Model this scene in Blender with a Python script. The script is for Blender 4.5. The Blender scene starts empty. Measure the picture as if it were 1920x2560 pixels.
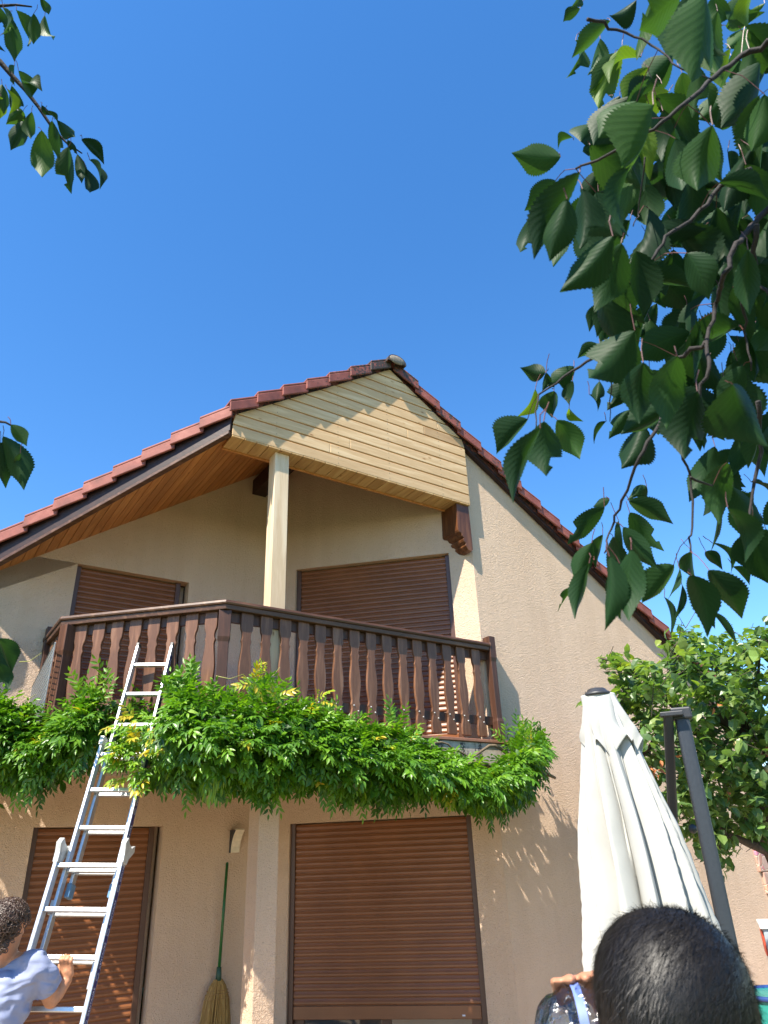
import bpy, math, random
import numpy as np
from mathutils import Vector, Matrix
random.seed(7); RNG = np.random.default_rng(11)
R = math.radians
SC = bpy.context.scene
COL = SC.collection

# ------------------------------------------------------------------ camera, sky, sun, exposure
F_PX, HC = 1764.56, 1.6
RT = np.array([0.9991565, -0.0410655, 0.0]); UP = np.array([-0.0367989, -0.8953467, 0.4438469]); FW = np.array([0.0182268, 0.4434725, 0.8961026])
cam = bpy.data.cameras.new('camera'); cam_o = bpy.data.objects.new('camera', cam); COL.objects.link(cam_o)
cam.sensor_fit = 'HORIZONTAL'; cam.sensor_width = 36; cam.lens = 36 * F_PX / 1920
cam.clip_start = 0.02; cam.clip_end = 600
m = Matrix(((RT[0], -RT[1], -RT[2], 0), (FW[0], -FW[1], -FW[2], 0), (UP[0], -UP[1], -UP[2], HC), (0, 0, 0, 1)))
cam_o.matrix_world = m
SC.camera = cam_o
cam.dof.use_dof = True; cam.dof.focus_distance = 5.6; cam.dof.aperture_fstop = 13
SUN_TRAVEL = Vector((0.354, 0.479, -0.803))
sun = bpy.data.lights.new('sun', 'SUN'); sun.energy = 5.0; sun.angle = R(0.55); sun.color = (1, 0.93, 0.80)
sun_o = bpy.data.objects.new('sun', sun); COL.objects.link(sun_o)
sun_o.rotation_euler = SUN_TRAVEL.to_track_quat('-Z', 'Y').to_euler()
W_ = bpy.data.worlds.new('World'); SC.world = W_; W_.use_nodes = True
nt = W_.node_tree; bg = nt.nodes['Background']
sky = nt.nodes.new('ShaderNodeTexSky'); sky.sky_type = 'NISHITA'; sky.sun_disc = False
sky.sun_elevation = R(53.4); sky.sun_rotation = math.atan2(-0.354, -0.479)
sky.air_density = 1.0; sky.dust_density = 0.1; sky.ozone_density = 2.6
hsv = nt.nodes.new('ShaderNodeHueSaturation'); hsv.inputs['Saturation'].default_value = 1.28; hsv.inputs['Value'].default_value = 1.06; hsv.inputs['Hue'].default_value = .5025
nt.links.new(sky.outputs[0], hsv.inputs['Color']); nt.links.new(hsv.outputs[0], bg.inputs[0]); bg.inputs[1].default_value = 0.12
SC.view_settings.view_transform = 'Standard'; SC.view_settings.look = 'None'; SC.view_settings.exposure = 1.25; SC.view_settings.gamma = 1

# ------------------------------------------------------------------ frames: house frame (s along facade, t into the house, z up)
AA = 34.848
uA = np.array([math.cos(R(AA)), math.sin(R(AA))]); nA = np.array([-uA[1], uA[0]])
W0 = np.array([0.9477, 7.129])
GZ = -0.05
def L(s, t, z):
    q = W0 + uA * s + nA * t
    return np.array([q[0], q[1], z])
def loc(p):
    d = np.array(p[:2]) - W0
    return np.array([d @ uA, d @ nA, p[2]])
def at(x, y, dep):                                      # photo pixel + depth -> world point
    v = np.array([(x - 960) / F_PX, (y - 1280) / F_PX, 1.0]) * dep
    return np.array([v @ RT, v @ FW, HC + v @ UP])
def proj(P):
    P = np.asarray(P, float); v = P[0] * RT + P[1] * FW + (P[2] - HC) * UP
    return v[0] / v[2] * F_PX + 960, v[1] / v[2] * F_PX + 1280, v[2]

# ------------------------------------------------------------------ mesh helpers
class MB:
    def __init__(s): s.v = []; s.f = []; s.t = []; s.uv = None
    def add(s, vs, fs, tint=None):
        o = len(s.v); s.v += [tuple(map(float, q)) for q in vs]; s.f += [tuple(i + o for i in f) for f in fs]
        s.t += [tint if tint else (.5, .5, .5)] * len(vs)
    def hexa(s, p, tint=None):     # p: 4 bottom (ccw), 4 top
        s.add(p, [(3, 2, 1, 0), (4, 5, 6, 7), (0, 1, 5, 4), (1, 2, 6, 5), (2, 3, 7, 6), (3, 0, 4, 7)], tint)
    def box(s, a, b, tint=None):
        x0, y0, z0 = a; x1, y1, z1 = b
        s.hexa([(x0, y0, z0), (x1, y0, z0), (x1, y1, z0), (x0, y1, z0), (x0, y0, z1), (x1, y0, z1), (x1, y1, z1), (x0, y1, z1)], tint)
    def obox(s, o, u, v, w, tint=None):   # origin corner + three edge vectors
        o, u, v, w = map(np.asarray, (o, u, v, w))
        s.hexa([o, o + u, o + u + v, o + v, o + w, o + u + w, o + u + v + w, o + v + w], tint)
    def prism(s, poly, vec, tint=None):
        n = len(poly); P = [np.asarray(p, float) for p in poly]; vec = np.asarray(vec, float)
        s.add(P + [p + vec for p in P], [tuple(range(n - 1, -1, -1)), tuple(range(n, 2 * n))] + [(i, (i + 1) % n, n + (i + 1) % n, n + i) for i in range(n)], tint)
    def tube(s, pts, rad, n=8, tint=None, cap=True):
        P = [np.asarray(p, float) for p in pts]; m_ = len(P)
        rad = rad if hasattr(rad, '__len__') else [rad] * m_
        vs = []; fs = []; ref = None
        for i in range(m_):
            d = P[min(i + 1, m_ - 1)] - P[max(i - 1, 0)]; d = d / (np.linalg.norm(d) + 1e-9)
            if ref is None:
                ref = np.cross(d, (0, 0, 1)) if abs(d[2]) < .9 else np.cross(d, (1, 0, 0))
            ref = ref - d * (ref @ d); ref /= np.linalg.norm(ref) + 1e-9
            b = np.cross(d, ref)
            for k in range(n):
                a = 2 * math.pi * k / n
                vs.append(P[i] + rad[i] * (math.cos(a) * ref + math.sin(a) * b))
        for i in range(m_ - 1):
            for k in range(n):
                fs.append((i * n + k, i * n + (k + 1) % n, (i + 1) * n + (k + 1) % n, (i + 1) * n + k))
        if cap:
            fs.append(tuple(range(n - 1, -1, -1))); fs.append(tuple((m_ - 1) * n + k for k in range(n)))
        s.add(vs, fs, tint)
    def ell(s, c, r, axes=None, nu=16, nv=10, tint=None):
        A = np.eye(3) if axes is None else np.asarray(axes, float)
        vs = []; fs = []
        for j in range(nv + 1):
            ph = math.pi * j / nv
            for i in range(nu):
                th = 2 * math.pi * i / nu
                q = np.array([math.sin(ph) * math.cos(th) * r[0], math.sin(ph) * math.sin(th) * r[1], math.cos(ph) * r[2]])
                vs.append(np.asarray(c) + q @ A)
        for j in range(nv):
            for i in range(nu):
                fs.append((j * nu + i, (j + 1) * nu + i, (j + 1) * nu + (i + 1) % nu, j * nu + (i + 1) % nu))
        s.add(vs, fs, tint)
    def cap(s, a, b, ra, rb, n=16):      # tapered capsule for remeshed figures
        a = np.asarray(a, float); b = np.asarray(b, float); d = b - a; ln = np.linalg.norm(d) + 1e-9; d /= ln
        pts = []; rr = []
        for k in range(5):
            g = (math.pi / 2) * k / 5; pts.append(a - d * ra * math.cos(g)); rr.append(max(ra * math.sin(g), 1e-4))
        pts.append(a); rr.append(ra); pts.append(b); rr.append(rb)
        for k in range(1, 6):
            g = (math.pi / 2) * k / 5; pts.append(b + d * rb * math.sin(g)); rr.append(max(rb * math.cos(g), 1e-4))
        s.tube(pts, rr, n)
    def build(s, name, mat, parent=None, smooth=False, bevel=0, world=False):
        off = np.zeros(3)
        if world and parent is not None:
            p = parent
            while p is not None: off = off + np.array(p.location); p = p.parent
        me = bpy.data.meshes.new(name)
        V = np.array(s.v) - off
        me.from_pydata(V.tolist(), [], s.f); me.update()
        ca = me.color_attributes.new('tint', 'FLOAT_COLOR', 'POINT')
        ca.data.foreach_set('color', np.c_[np.array(s.t, float), np.ones(len(s.t))].ravel())
        if s.uv is not None:
            uvl = me.uv_layers.new(name='UVMap'); idx = np.empty(len(me.loops), int); me.loops.foreach_get('vertex_index', idx)
            uvl.data.foreach_set('uv', np.array(s.uv)[idx].ravel())
        if smooth: me.polygons.foreach_set('use_smooth', [True] * len(me.polygons))
        o = bpy.data.objects.new(name, me); COL.objects.link(o); me.materials.append(mat)
        if parent is not None: o.parent = parent
        if bevel:
            b = o.modifiers.new('bevel', 'BEVEL'); b.width = bevel; b.segments = 2; b.limit_method = 'ANGLE'; b.angle_limit = R(40)
        return o
def tag(o, label=None, cat=None, group=None, kind=None):
    for k, v in (('label', label), ('category', cat), ('group', group), ('kind', kind)):
        if v: o[k] = v
    return o
def thing(name, where, label, cat, group=None, rz=0):
    o = bpy.data.objects.new(name, None); COL.objects.link(o); o.location = [float(q) for q in where]; o.rotation_euler.z = rz
    o.empty_display_size = .1
    return tag(o, label, cat, group)
def sweep(mb, path, prof, closed_prof=True):       # 2D path (s,t), profile [(outward, z)], mitred; outward = (-dy,dx)
    P = [np.array(p, float) for p in path]; n = len(P); k = len(prof); vs = []
    for i in range(n):
        d0 = P[i] - P[i - 1] if i > 0 else P[1] - P[0]
        d1 = P[i + 1] - P[i] if i < n - 1 else P[i] - P[i - 1]
        d0 /= np.linalg.norm(d0); d1 /= np.linalg.norm(d1)
        n0 = np.array([-d0[1], d0[0]]); n1 = np.array([-d1[1], d1[0]])
        mt = n0 + n1; mt = mt / (mt @ mt) * 2
        for (o, z) in prof:
            q = P[i] + mt * o; vs.append((q[0], q[1], z))
    fs = []
    for i in range(n - 1):
        for j in range(k):
            fs.append((i * k + j, i * k + (j + 1) % k, (i + 1) * k + (j + 1) % k, (i + 1) * k + j))
    fs.append(tuple(range(k))); fs.append(tuple((n - 1) * k + j for j in range(k - 1, -1, -1)))
    mb.add(vs, fs)

# ------------------------------------------------------------------ materials
def mat(name):
    M = bpy.data.materials.new(name); M.use_nodes = True
    return M, M.node_tree, M.node_tree.nodes['Principled BSDF']
def N(t, typ, **kw):
    n = t.nodes.new(typ)
    for k, v in kw.items():
        if k in n.inputs: n.inputs[k].default_value = v
        else: setattr(n, k, v)
    return n
def ramp(t, fac, stops):
    r = t.nodes.new('ShaderNodeValToRGB'); cr = r.color_ramp
    while len(cr.elements) < len(stops): cr.elements.new(.5)
    for e, (p, c) in zip(cr.elements, stops): e.position = p; e.color = (*c, 1)
    t.links.new(fac, r.inputs[0]); return r
def mix(t, fac, a, b, mode='MIX'):
    mx = t.nodes.new('ShaderNodeMix'); mx.data_type = 'RGBA'; mx.blend_type = mode
    for sock, val in ((mx.inputs[0], fac), (mx.inputs[6], a), (mx.inputs[7], b)):
        if hasattr(val, 'links'): t.links.new(val, sock)
        elif isinstance(val, (int, float)): sock.default_value = val
        else: sock.default_value = (*val, 1)
    return mx.outputs[2]
def bump(t, h, strength, dist, normal=None):
    b = N(t, 'ShaderNodeBump', Strength=strength, Distance=dist); t.links.new(h, b.inputs['Height'])
    if normal: t.links.new(normal, b.inputs['Normal'])
    return b.outputs[0]
def coords(t, scale=(1, 1, 1), src='Object'):
    tc = t.nodes.new('ShaderNodeTexCoord'); mp = t.nodes.new('ShaderNodeMapping'); mp.inputs['Scale'].default_value = scale
    t.links.new(tc.outputs[src], mp.inputs[0]); return mp.outputs[0]
def noise(t, co, scale, detail=4, rough=.55, dist=0):
    n = N(t, 'ShaderNodeTexNoise', Scale=scale, Detail=detail, Roughness=rough, Distortion=dist); t.links.new(co, n.inputs['Vector']); return n.outputs[0]
def simple(name, col, rough=.5, metal=0, nscale=30, var=.12, bstr=.15, bdist=.002, spec=.5):
    M, t, b = mat(name); co = coords(t); n = noise(t, co, nscale, 5)
    c2 = tuple(max(0, c * (1 - var)) for c in col); c1 = tuple(min(1, c * (1 + var)) for c in col)
    r = ramp(t, n, [(.3, c2), (.7, c1)]); t.links.new(r.outputs[0], b.inputs['Base Color'])
    rr = N(t, 'ShaderNodeMapRange'); rr.inputs[3].default_value = max(.05, rough - .1); rr.inputs[4].default_value = min(1, rough + .1)
    t.links.new(n, rr.inputs[0]); t.links.new(rr.outputs[0], b.inputs['Roughness'])
    b.inputs['Metallic'].default_value = metal; b.inputs['Specular IOR Level'].default_value = spec
    if bstr: t.links.new(bump(t, n, bstr, bdist), b.inputs['Normal'])
    return M
def stucco():
    M, t, b = mat('stucco'); co = coords(t)
    big = noise(t, co, .9, 4); spk = noise(t, co, 95, 2, .5)
    base = ramp(t, big, [(.25, (.59, .42, .295)), (.75, (.69, .505, .365))]).outputs[0]
    sp = ramp(t, spk, [(.24, (.45, .38, .32)), (.36, (1, 1, 1))]).outputs[0]
    c = mix(t, .8, base, sp, 'MULTIPLY')
    mpz = coords(t, (3.0, 3.0, .25)); streak = noise(t, mpz, 2.2, 4)
    st = ramp(t, streak, [(.35, (.88, .86, .84)), (.6, (1, 1, 1))]).outputs[0]
    c = mix(t, .42, c, st, 'MULTIPLY')
    t.links.new(c, b.inputs['Base Color']); b.inputs['Roughness'].default_value = .92; b.inputs['Specular IOR Level'].default_value = .2
    g = noise(t, co, 54, 2, .55, 1.5); g2 = noise(t, co, 210, 2)
    n1 = bump(t, g, .9, .014); n2 = bump(t, g2, .3, .003, n1)
    t.links.new(n2, b.inputs['Normal']); return M
def wood(name, c0, c1, c2, rough=.6, along=0, ring=9, knots=True, bs=.2, spec=.4):
    # grain stretched along one object axis; tint attribute shifts tone and grain per board
    M, t, b = mat(name)
    tc = t.nodes.new('ShaderNodeTexCoord'); at_ = N(t, 'ShaderNodeAttribute', attribute_name='tint')
    off = t.nodes.new('ShaderNodeVectorMath'); off.operation = 'MULTIPLY_ADD'; off.inputs[1].default_value = (7, 7, 7)
    t.links.new(at_.outputs['Color'], off.inputs[0]); t.links.new(tc.outputs['Object'], off.inputs[2])
    mp = t.nodes.new('ShaderNodeMapping'); sc = [ring, ring, ring]; sc[along] = ring * .09; mp.inputs['Scale'].default_value = sc
    t.links.new(off.outputs[0], mp.inputs[0])
    g = noise(t, mp.outputs[0], 1.6, 3, .5, .6)
    wv = t.nodes.new('ShaderNodeMath'); wv.operation = 'MULTIPLY'; wv.inputs[1].default_value = 11; t.links.new(g, wv.inputs[0])
    sn = t.nodes.new('ShaderNodeMath'); sn.operation = 'SINE'; t.links.new(wv.outputs[0], sn.inputs[0])
    mr = N(t, 'ShaderNodeMapRange'); mr.inputs[1].default_value = -1; t.links.new(sn.outputs[0], mr.inputs[0])
    fine = noise(t, mp.outputs[0], 14, 4, .6)
    ad = t.nodes.new('ShaderNodeMath'); ad.operation = 'MULTIPLY_ADD'; ad.inputs[1].default_value = .5; ad.inputs[2].default_value = .0
    t.links.new(mr.outputs[0], ad.inputs[0]); ad2 = t.nodes.new('ShaderNodeMath'); ad2.operation = 'MULTIPLY_ADD'; ad2.inputs[1].default_value = .5
    t.links.new(fine, ad2.inputs[0]); t.links.new(ad.outputs[0], ad2.inputs[2])
    c = ramp(t, ad2.outputs[0], [(.15, c0), (.5, c1), (.85, c2)]).outputs[0]
    sep = t.nodes.new('ShaderNodeSeparateColor'); t.links.new(at_.outputs['Color'], sep.inputs[0])
    tone = ramp(t, sep.outputs[0], [(0, (.72, .66, .60)), (.5, (1, 1, 1)), (1, (1.12, 1.08, 1.0))]).outputs[0]
    c = mix(t, 1, c, tone, 'MULTIPLY')
    if knots:
        mk = t.nodes.new('ShaderNodeMapping'); sk = [7.5, 7.5, 7.5]; sk[along] = 3.2; mk.inputs['Scale'].default_value = sk; t.links.new(off.outputs[0], mk.inputs[0])
        vo = N(t, 'ShaderNodeTexVoronoi', Scale=1.0); t.links.new(mk.outputs[0], vo.inputs['Vector'])
        kn = ramp(t, vo.outputs['Distance'], [(.03, (.35, .2, .1)), (.065, (.85, .72, .58)), (.11, (1, 1, 1))]).outputs[0]
        c = mix(t, .8, c, kn, 'MULTIPLY')
    t.links.new(c, b.inputs['Base Color']); b.inputs['Roughness'].default_value = rough; b.inputs['Specular IOR Level'].default_value = spec
    t.links.new(bump(t, ad2.outputs[0], bs, .003), b.inputs['Normal']); return M
def tile_mat():
    M, t, b = mat('roof_tile'); co = coords(t)
    at_ = N(t, 'ShaderNodeAttribute', attribute_name='tint'); sep = t.nodes.new('ShaderNodeSeparateColor'); t.links.new(at_.outputs['Color'], sep.inputs[0])
    n = noise(t, co, 7, 5); n2 = noise(t, co, 26, 6, .7)
    c = ramp(t, n, [(.3, (.16, .045, .034)), (.55, (.25, .068, .05)), (.75, (.32, .11, .085))]).outputs[0]
    add = t.nodes.new('ShaderNodeMath'); add.operation = 'ADD'; t.links.new(n2, add.inputs[0]); t.links.new(sep.outputs[0], add.inputs[1])
    ms = ramp(t, add.outputs[0], [(.98, (0, 0, 0)), (1.1, (1, 1, 1))]).outputs[0]
    c = mix(t, ms, c, (.05, .035, .03))
    li = noise(t, co, 60, 3); lm = ramp(t, li, [(.66, (0, 0, 0)), (.72, (1, 1, 1))]).outputs[0]
    lm2 = mix(t, 1.0, lm, sep.outputs[1], 'MULTIPLY'); c = mix(t, lm2, c, (.48, .42, .33))
    t.links.new(c, b.inputs['Base Color']); b.inputs['Roughness'].default_value = .7
    t.links.new(bump(t, n2, .4, .004), b.inputs['Normal']); return M
def leaf_mat(name, cols, trans=.35, rough=.42, under=None, veins=False, spec=.5):
    M, t, b = mat(name); out = t.nodes['Material Output']
    at_ = N(t, 'ShaderNodeAttribute', attribute_name='tint'); sep = t.nodes.new('ShaderNodeSeparateColor'); t.links.new(at_.outputs['Color'], sep.inputs[0])
    c = ramp(t, sep.outputs[0], cols).outputs[0]
    if veins:
        tc = t.nodes.new('ShaderNodeTexCoord'); su = t.nodes.new('ShaderNodeSeparateXYZ'); t.links.new(tc.outputs['UV'], su.inputs[0])
        ab = t.nodes.new('ShaderNodeMath'); ab.operation = 'ABSOLUTE'; t.links.new(su.outputs[1], ab.inputs[0])
        w1 = t.nodes.new('ShaderNodeMath'); w1.operation = 'MULTIPLY_ADD'; w1.inputs[1].default_value = -.32; t.links.new(ab.outputs[0], w1.inputs[0]); t.links.new(su.outputs[0], w1.inputs[2])
        w2 = t.nodes.new('ShaderNodeMath'); w2.operation = 'MULTIPLY'; w2.inputs[1].default_value = 9.5; t.links.new(w1.outputs[0], w2.inputs[0])
        pp = t.nodes.new('ShaderNodeMath'); pp.operation = 'PINGPONG'; pp.inputs[1].default_value = .5; t.links.new(w2.outputs[0], pp.inputs[0])
        side = ramp(t, pp.outputs[0], [(.0, (1, 1, 1)), (.09, (.35, .35, .35)), (.2, (0, 0, 0))]).outputs[0]
        mid = ramp(t, ab.outputs[0], [(.0, (1, 1, 1)), (.035, (1, 1, 1)), (.07, (0, 0, 0))]).outputs[0]
        vv = mix(t, 1, side, mid, 'LIGHTEN')
        vf = t.nodes.new('ShaderNodeMath'); vf.operation = 'MULTIPLY'; vf.inputs[1].default_value = .28; t.links.new(vv, vf.inputs[0])
        hb = ramp(t, pp.outputs[0], [(.0, (0, 0, 0)), (.5, (1, 1, 1))]).outputs[0]
        nrm = bump(t, hb, .09, .003); t.links.new(nrm, b.inputs['Normal'])
        light = mix(t, 1, c, (1.7, 1.65, 1.5), 'MULTIPLY'); c = mix(t, vf.outputs[0], c, light)
    if under:
        ge = t.nodes.new('ShaderNodeNewGeometry'); c = mix(t, ge.outputs['Backfacing'], c, mix(t, 1, c, under, 'MULTIPLY'))
    t.links.new(c, b.inputs['Base Color']); b.inputs['Roughness'].default_value = rough; b.inputs['Specular IOR Level'].default_value = spec
    tr = t.nodes.new('ShaderNodeBsdfTranslucent'); tc2 = mix(t, 1, c, (1.5, 1.6, .5), 'MULTIPLY'); t.links.new(tc2, tr.inputs[0])
    ms = t.nodes.new('ShaderNodeMixShader'); ms.inputs[0].default_value = trans
    t.links.new(b.outputs[0], ms.inputs[1]); t.links.new(tr.outputs[0], ms.inputs[2]); t.links.new(ms.outputs[0], out.inputs[0]); return M
M_ST = stucco()
M_PALE = wood('pale_larch', (.55, .35, .175), (.67, .455, .25), (.72, .525, .315), .6, 0, 9)
M_PALE_T = wood('pale_larch_across', (.44, .25, .10), (.56, .345, .15), (.62, .42, .21), .6, 1, 9)
M_POST = wood('pale_fir', (.56, .40, .245), (.66, .50, .33), (.71, .57, .40), .65, 2, 8)
M_SOF = wood('orange_pine', (.42, .165, .045), (.54, .23, .07), (.6, .28, .095), .55, 1, 10)
M_DARK = wood('dark_stained_wood', (.052, .022, .013), (.085, .036, .021), (.115, .052, .031), .5, 2, 14, False, .15)
M_DARKX = wood('dark_stained_rail', (.06, .026, .014), (.105, .048, .027), (.16, .08, .045), .42, 0, 14, False, .15)
M_BAL = wood('brown_baluster_wood', (.105, .046, .024), (.17, .078, .042), (.23, .12, .072), .42, 2, 14, False, .12)
M_FASCIA = wood('fascia_wood', (.018, .007, .006), (.030, .011, .009), (.042, .017, .013), .5, 0, 12, False, .15)
M_CORB = wood('corbel_wood', (.07, .025, .010), (.13, .05, .02), (.19, .075, .03), .35, 2, 14, False, .2)
M_TILE = tile_mat()
def shutter_mat():
    M, t, b = mat('brown_shutter'); co = coords(t, (1, 1, 1)); n = noise(t, co, 2.5, 4); n2 = noise(t, coords(t, (1.5, 1.5, 60)), 3, 3)
    c = ramp(t, n, [(.3, (.195, .070, .026)), (.7, (.255, .096, .036))]).outputs[0]
    c2 = ramp(t, n2, [(.4, (.9, .88, .86)), (.6, (1, 1, 1))]).outputs[0]
    t.links.new(mix(t, .8, c, c2, 'MULTIPLY'), b.inputs['Base Color']); b.inputs['Roughness'].default_value = .36; b.inputs['Specular IOR Level'].default_value = .5
    return M
M_SHUT = shutter_mat()
M_GUIDE = simple('shutter_guide_brown', (.085, .036, .02), .4, 0, 20, .1, .05)
M_CONC = None
def conc():
    M, t, b = mat('stained_concrete'); co = coords(t); n = noise(t, co, 22, 5); z = noise(t, coords(t, (6, 6, 1.0)), 1.8, 4)
    c = ramp(t, n, [(.3, (.36, .30, .24)), (.7, (.5, .43, .35))]).outputs[0]
    mz = ramp(t, z, [(.5, (0, 0, 0)), (.58, (1, 1, 1))]).outputs[0]; nz = noise(t, co, 60, 4); nm = ramp(t, nz, [(.4, (0, 0, 0)), (.55, (1, 1, 1))]).outputs[0]
    c = mix(t, mix(t, 1, mz, nm, 'MULTIPLY'), c, (.04, .038, .035)); t.links.new(c, b.inputs['Base Color']); b.inputs['Roughness'].default_value = .9
    t.links.new(bump(t, n, .4, .004), b.inputs['Normal']); return M
M_CONC = conc()
M_EDGE = simple('red_edge_tile', (.30, .13, .08), .7)
M_ALU = simple('brushed_aluminium', (.62, .63, .65), .36, .8, 60, .06, .06)
M_ALUW = simple('worn_aluminium', (.62, .62, .60), .5, .5, 30, .15, .1)
M_BLUEL = simple('blue_label', (.012, .018, .12), .3, 0, 10, .1, 0)
M_LABW = simple('label_white', (.65, .65, .72), .4, 0, 10, .05, 0)
M_BLACK = simple('black_plastic', (.03, .03, .033), .45)
M_BLUEC = simple('blue_foot_plastic', (.10, .20, .32), .4)
M_BROOM = simple('green_handle', (.015, .11, .022), .35, 0, 40, .15, .05)
M_BRIS = wood('broom_straw', (.26, .15, .04), (.42, .27, .09), (.5, .34, .13), .7, 2, 40, False, .6)
M_STRING = simple('red_straw_binding', (.33, .19, .07), .8)
M_SHADE = simple('lamp_shade_white', (.70, .60, .45), .4)
M_CANV = simple('canopy_cloth', (.43, .425, .40), .85, 0, 5, .07, .12, .004, .2)
M_ANTH = simple('anthracite_metal', (.040, .046, .056), .42, .3, 60, .08, .05)
M_GLASS = None
def glass():
    M, t, b = mat('window_glass'); b.inputs['Base Color'].default_value = (.03, .035, .04, 1); b.inputs['Roughness'].default_value = .04; b.inputs['Specular IOR Level'].default_value = 1
    n = noise(t, coords(t), 1.5, 2); t.links.new(bump(t, n, .05, .02), b.inputs['Normal']); return M
M_GLASS = glass()
M_SKIN = simple('tanned_skin', (.50, .235, .13), .5, 0, 60, .10, .12, .0015, .4)
M_SKIN2 = simple('dark_tan_skin', (.42, .19, .11), .5, 0, 60, .10, .12, .0015, .4)
def cloth(name, col):
    M, t, b = mat(name); co = coords(t, (1, 1, 2.6)); w = noise(t, co, 5.5, 1, .4, .8); f = noise(t, coords(t), 400, 2)
    c = ramp(t, noise(t, coords(t), 8, 3), [(.3, tuple(q * .94 for q in col)), (.7, col)]).outputs[0]
    t.links.new(c, b.inputs['Base Color']); b.inputs['Roughness'].default_value = .9; b.inputs['Specular IOR Level'].default_value = .2
    n1 = bump(t, w, .8, .05); t.links.new(bump(t, f, .2, .001, n1), b.inputs['Normal']); return M
M_SHIRT = cloth('light_blue_tshirt', (.28, .31, .45)); M_SHORT = cloth('dark_shorts', (.05, .06, .09)); M_TEE2 = cloth('navy_tshirt', (.04, .05, .1))
M_CURL = simple('dark_curly_hair', (.06, .032, .02), .34, 0, 80, .3, .1, .001, .6)
M_HAIR = simple('short_black_hair', (.010, .008, .007), .48, 0, 120, .3, .1, .001, .4)

# ------------------------------------------------------------------ ground
g = MB(); g.add([(-250, -250, GZ - .02), (250, -250, GZ - .02), (250, 250, GZ - .02), (-250, 250, GZ - .02)], [(0, 1, 2, 3)])
def grass_mat():
    M, t, b = mat('lawn'); co = coords(t); n = noise(t, co, 1.2, 6); n2 = noise(t, co, 40, 5)
    c = mix(t, .6, ramp(t, n, [(.3, (.05, .085, .02)), (.7, (.11, .13, .04))]).outputs[0], ramp(t, n2, [(.3, (.03, .06, .012)), (.7, (.14, .17, .06))]).outputs[0])
    t.links.new(c, b.inputs['Base Color']); b.inputs['Roughness'].default_value = .9; t.links.new(bump(t, n2, .6, .03), b.inputs['Normal']); return M
tag(g.build('lawn', grass_mat()), kind='structure')
g = MB(); g.prism([L(-9, -3.6, GZ - .01), L(5.2, -3.6, GZ - .01), L(5.2, 3, GZ - .01), L(-9, 3, GZ - .01)], (0, 0, .014))
def pave():
    M, t, b = mat('terrace_paving'); co = coords(t); br = N(t, 'ShaderNodeTexBrick', Scale=2.0); t.links.new(co, br.inputs['Vector'])
    br.inputs['Color1'].default_value = (.42, .30, .19, 1); br.inputs['Color2'].default_value = (.47, .34, .22, 1); br.inputs['Mortar'].default_value = (.3, .26, .22, 1)
    br.inputs['Mortar Size'].default_value = .012; br.offset = 0; br.inputs['Row Height'].default_value = .5
    n = noise(t, co, 18, 5); c = mix(t, .5, br.outputs[0], ramp(t, n, [(.3, (.75, .75, .75)), (.7, (1, 1, 1))]).outputs[0], 'MULTIPLY')
    t.links.new(c, b.inputs['Base Color']); b.inputs['Roughness'].default_value = .85; return M
tag(g.build('terrace', pave()), kind='structure')

# ------------------------------------------------------------------ house
HZ = R(AA)
house = thing('house', (W0[0], W0[1], 0), 'beige rendered house with brown roller shutters, wooden balcony and pale timber gable', 'house', rz=HZ)
SR, ZR = -1.05, 6.72
ML, MR = .69, .63
def roof(s): return ZR - (ML * (SR - s) if s < SR else MR * (s - SR))
KT = 1.63                                   # wall A plane (set back), corner K at (-KT, KT)
def wall_grid(O, u, n, us, zcut, topf, holes, depth):
    """front face of a wall from breakpoints with rectangular holes (i0,i1,j0,j1 in metres) and reveals; O 2D origin, u along, n outward"""
    mb = MB(); O = np.array(O, float); u = np.array(u, float); n = np.array(n, float)
    P = lambda a, z, d=0: (O[0] + u[0] * a - n[0] * d, O[1] + u[1] * a - n[1] * d, z)
    us = sorted(set(us + [h[0] for h in holes] + [h[1] for h in holes])); zs = sorted(set(zcut + [h[2] for h in holes] + [h[3] for h in holes]))
    for a, b in zip(us[:-1], us[1:]):
        for k in range(len(zs)):
            z0 = zs[k]
            if k + 1 < len(zs):
                z1a = z1b = zs[k + 1]
            else: z1a, z1b = topf(a), topf(b)
            if any(h[0] <= a + 1e-6 and b <= h[1] + 1e-6 and h[2] <= z0 + 1e-6 and (k + 1 < len(zs) and zs[k + 1] <= h[3] + 1e-6) for h in holes): continue
            mb.add([P(a, z0), P(b, z0), P(b, z1b), P(a, z1a)], [(0, 1, 2, 3)])
    for (a, b, z0, z1) in holes:
        for q in ([(a, z0), (a, z1)], [(b, z1), (b, z0)], [(a, z1), (b, z1)], [(b, z0), (a, z0)]):
            (p, z), (p2, z2) = q
            mb.add([P(p, z), P(p2, z2), P(p2, z2, depth), P(p, z, depth)], [(0, 1, 2, 3)])
        mb.add([P(a, z0, depth + .04), P(b, z0, depth + .04), P(b, z1, depth + .04), P(a, z1, depth + .04)], [(0, 1, 2, 3)])
    return mb
FL = 2.60
r2 = math.sqrt(.5)
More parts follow.
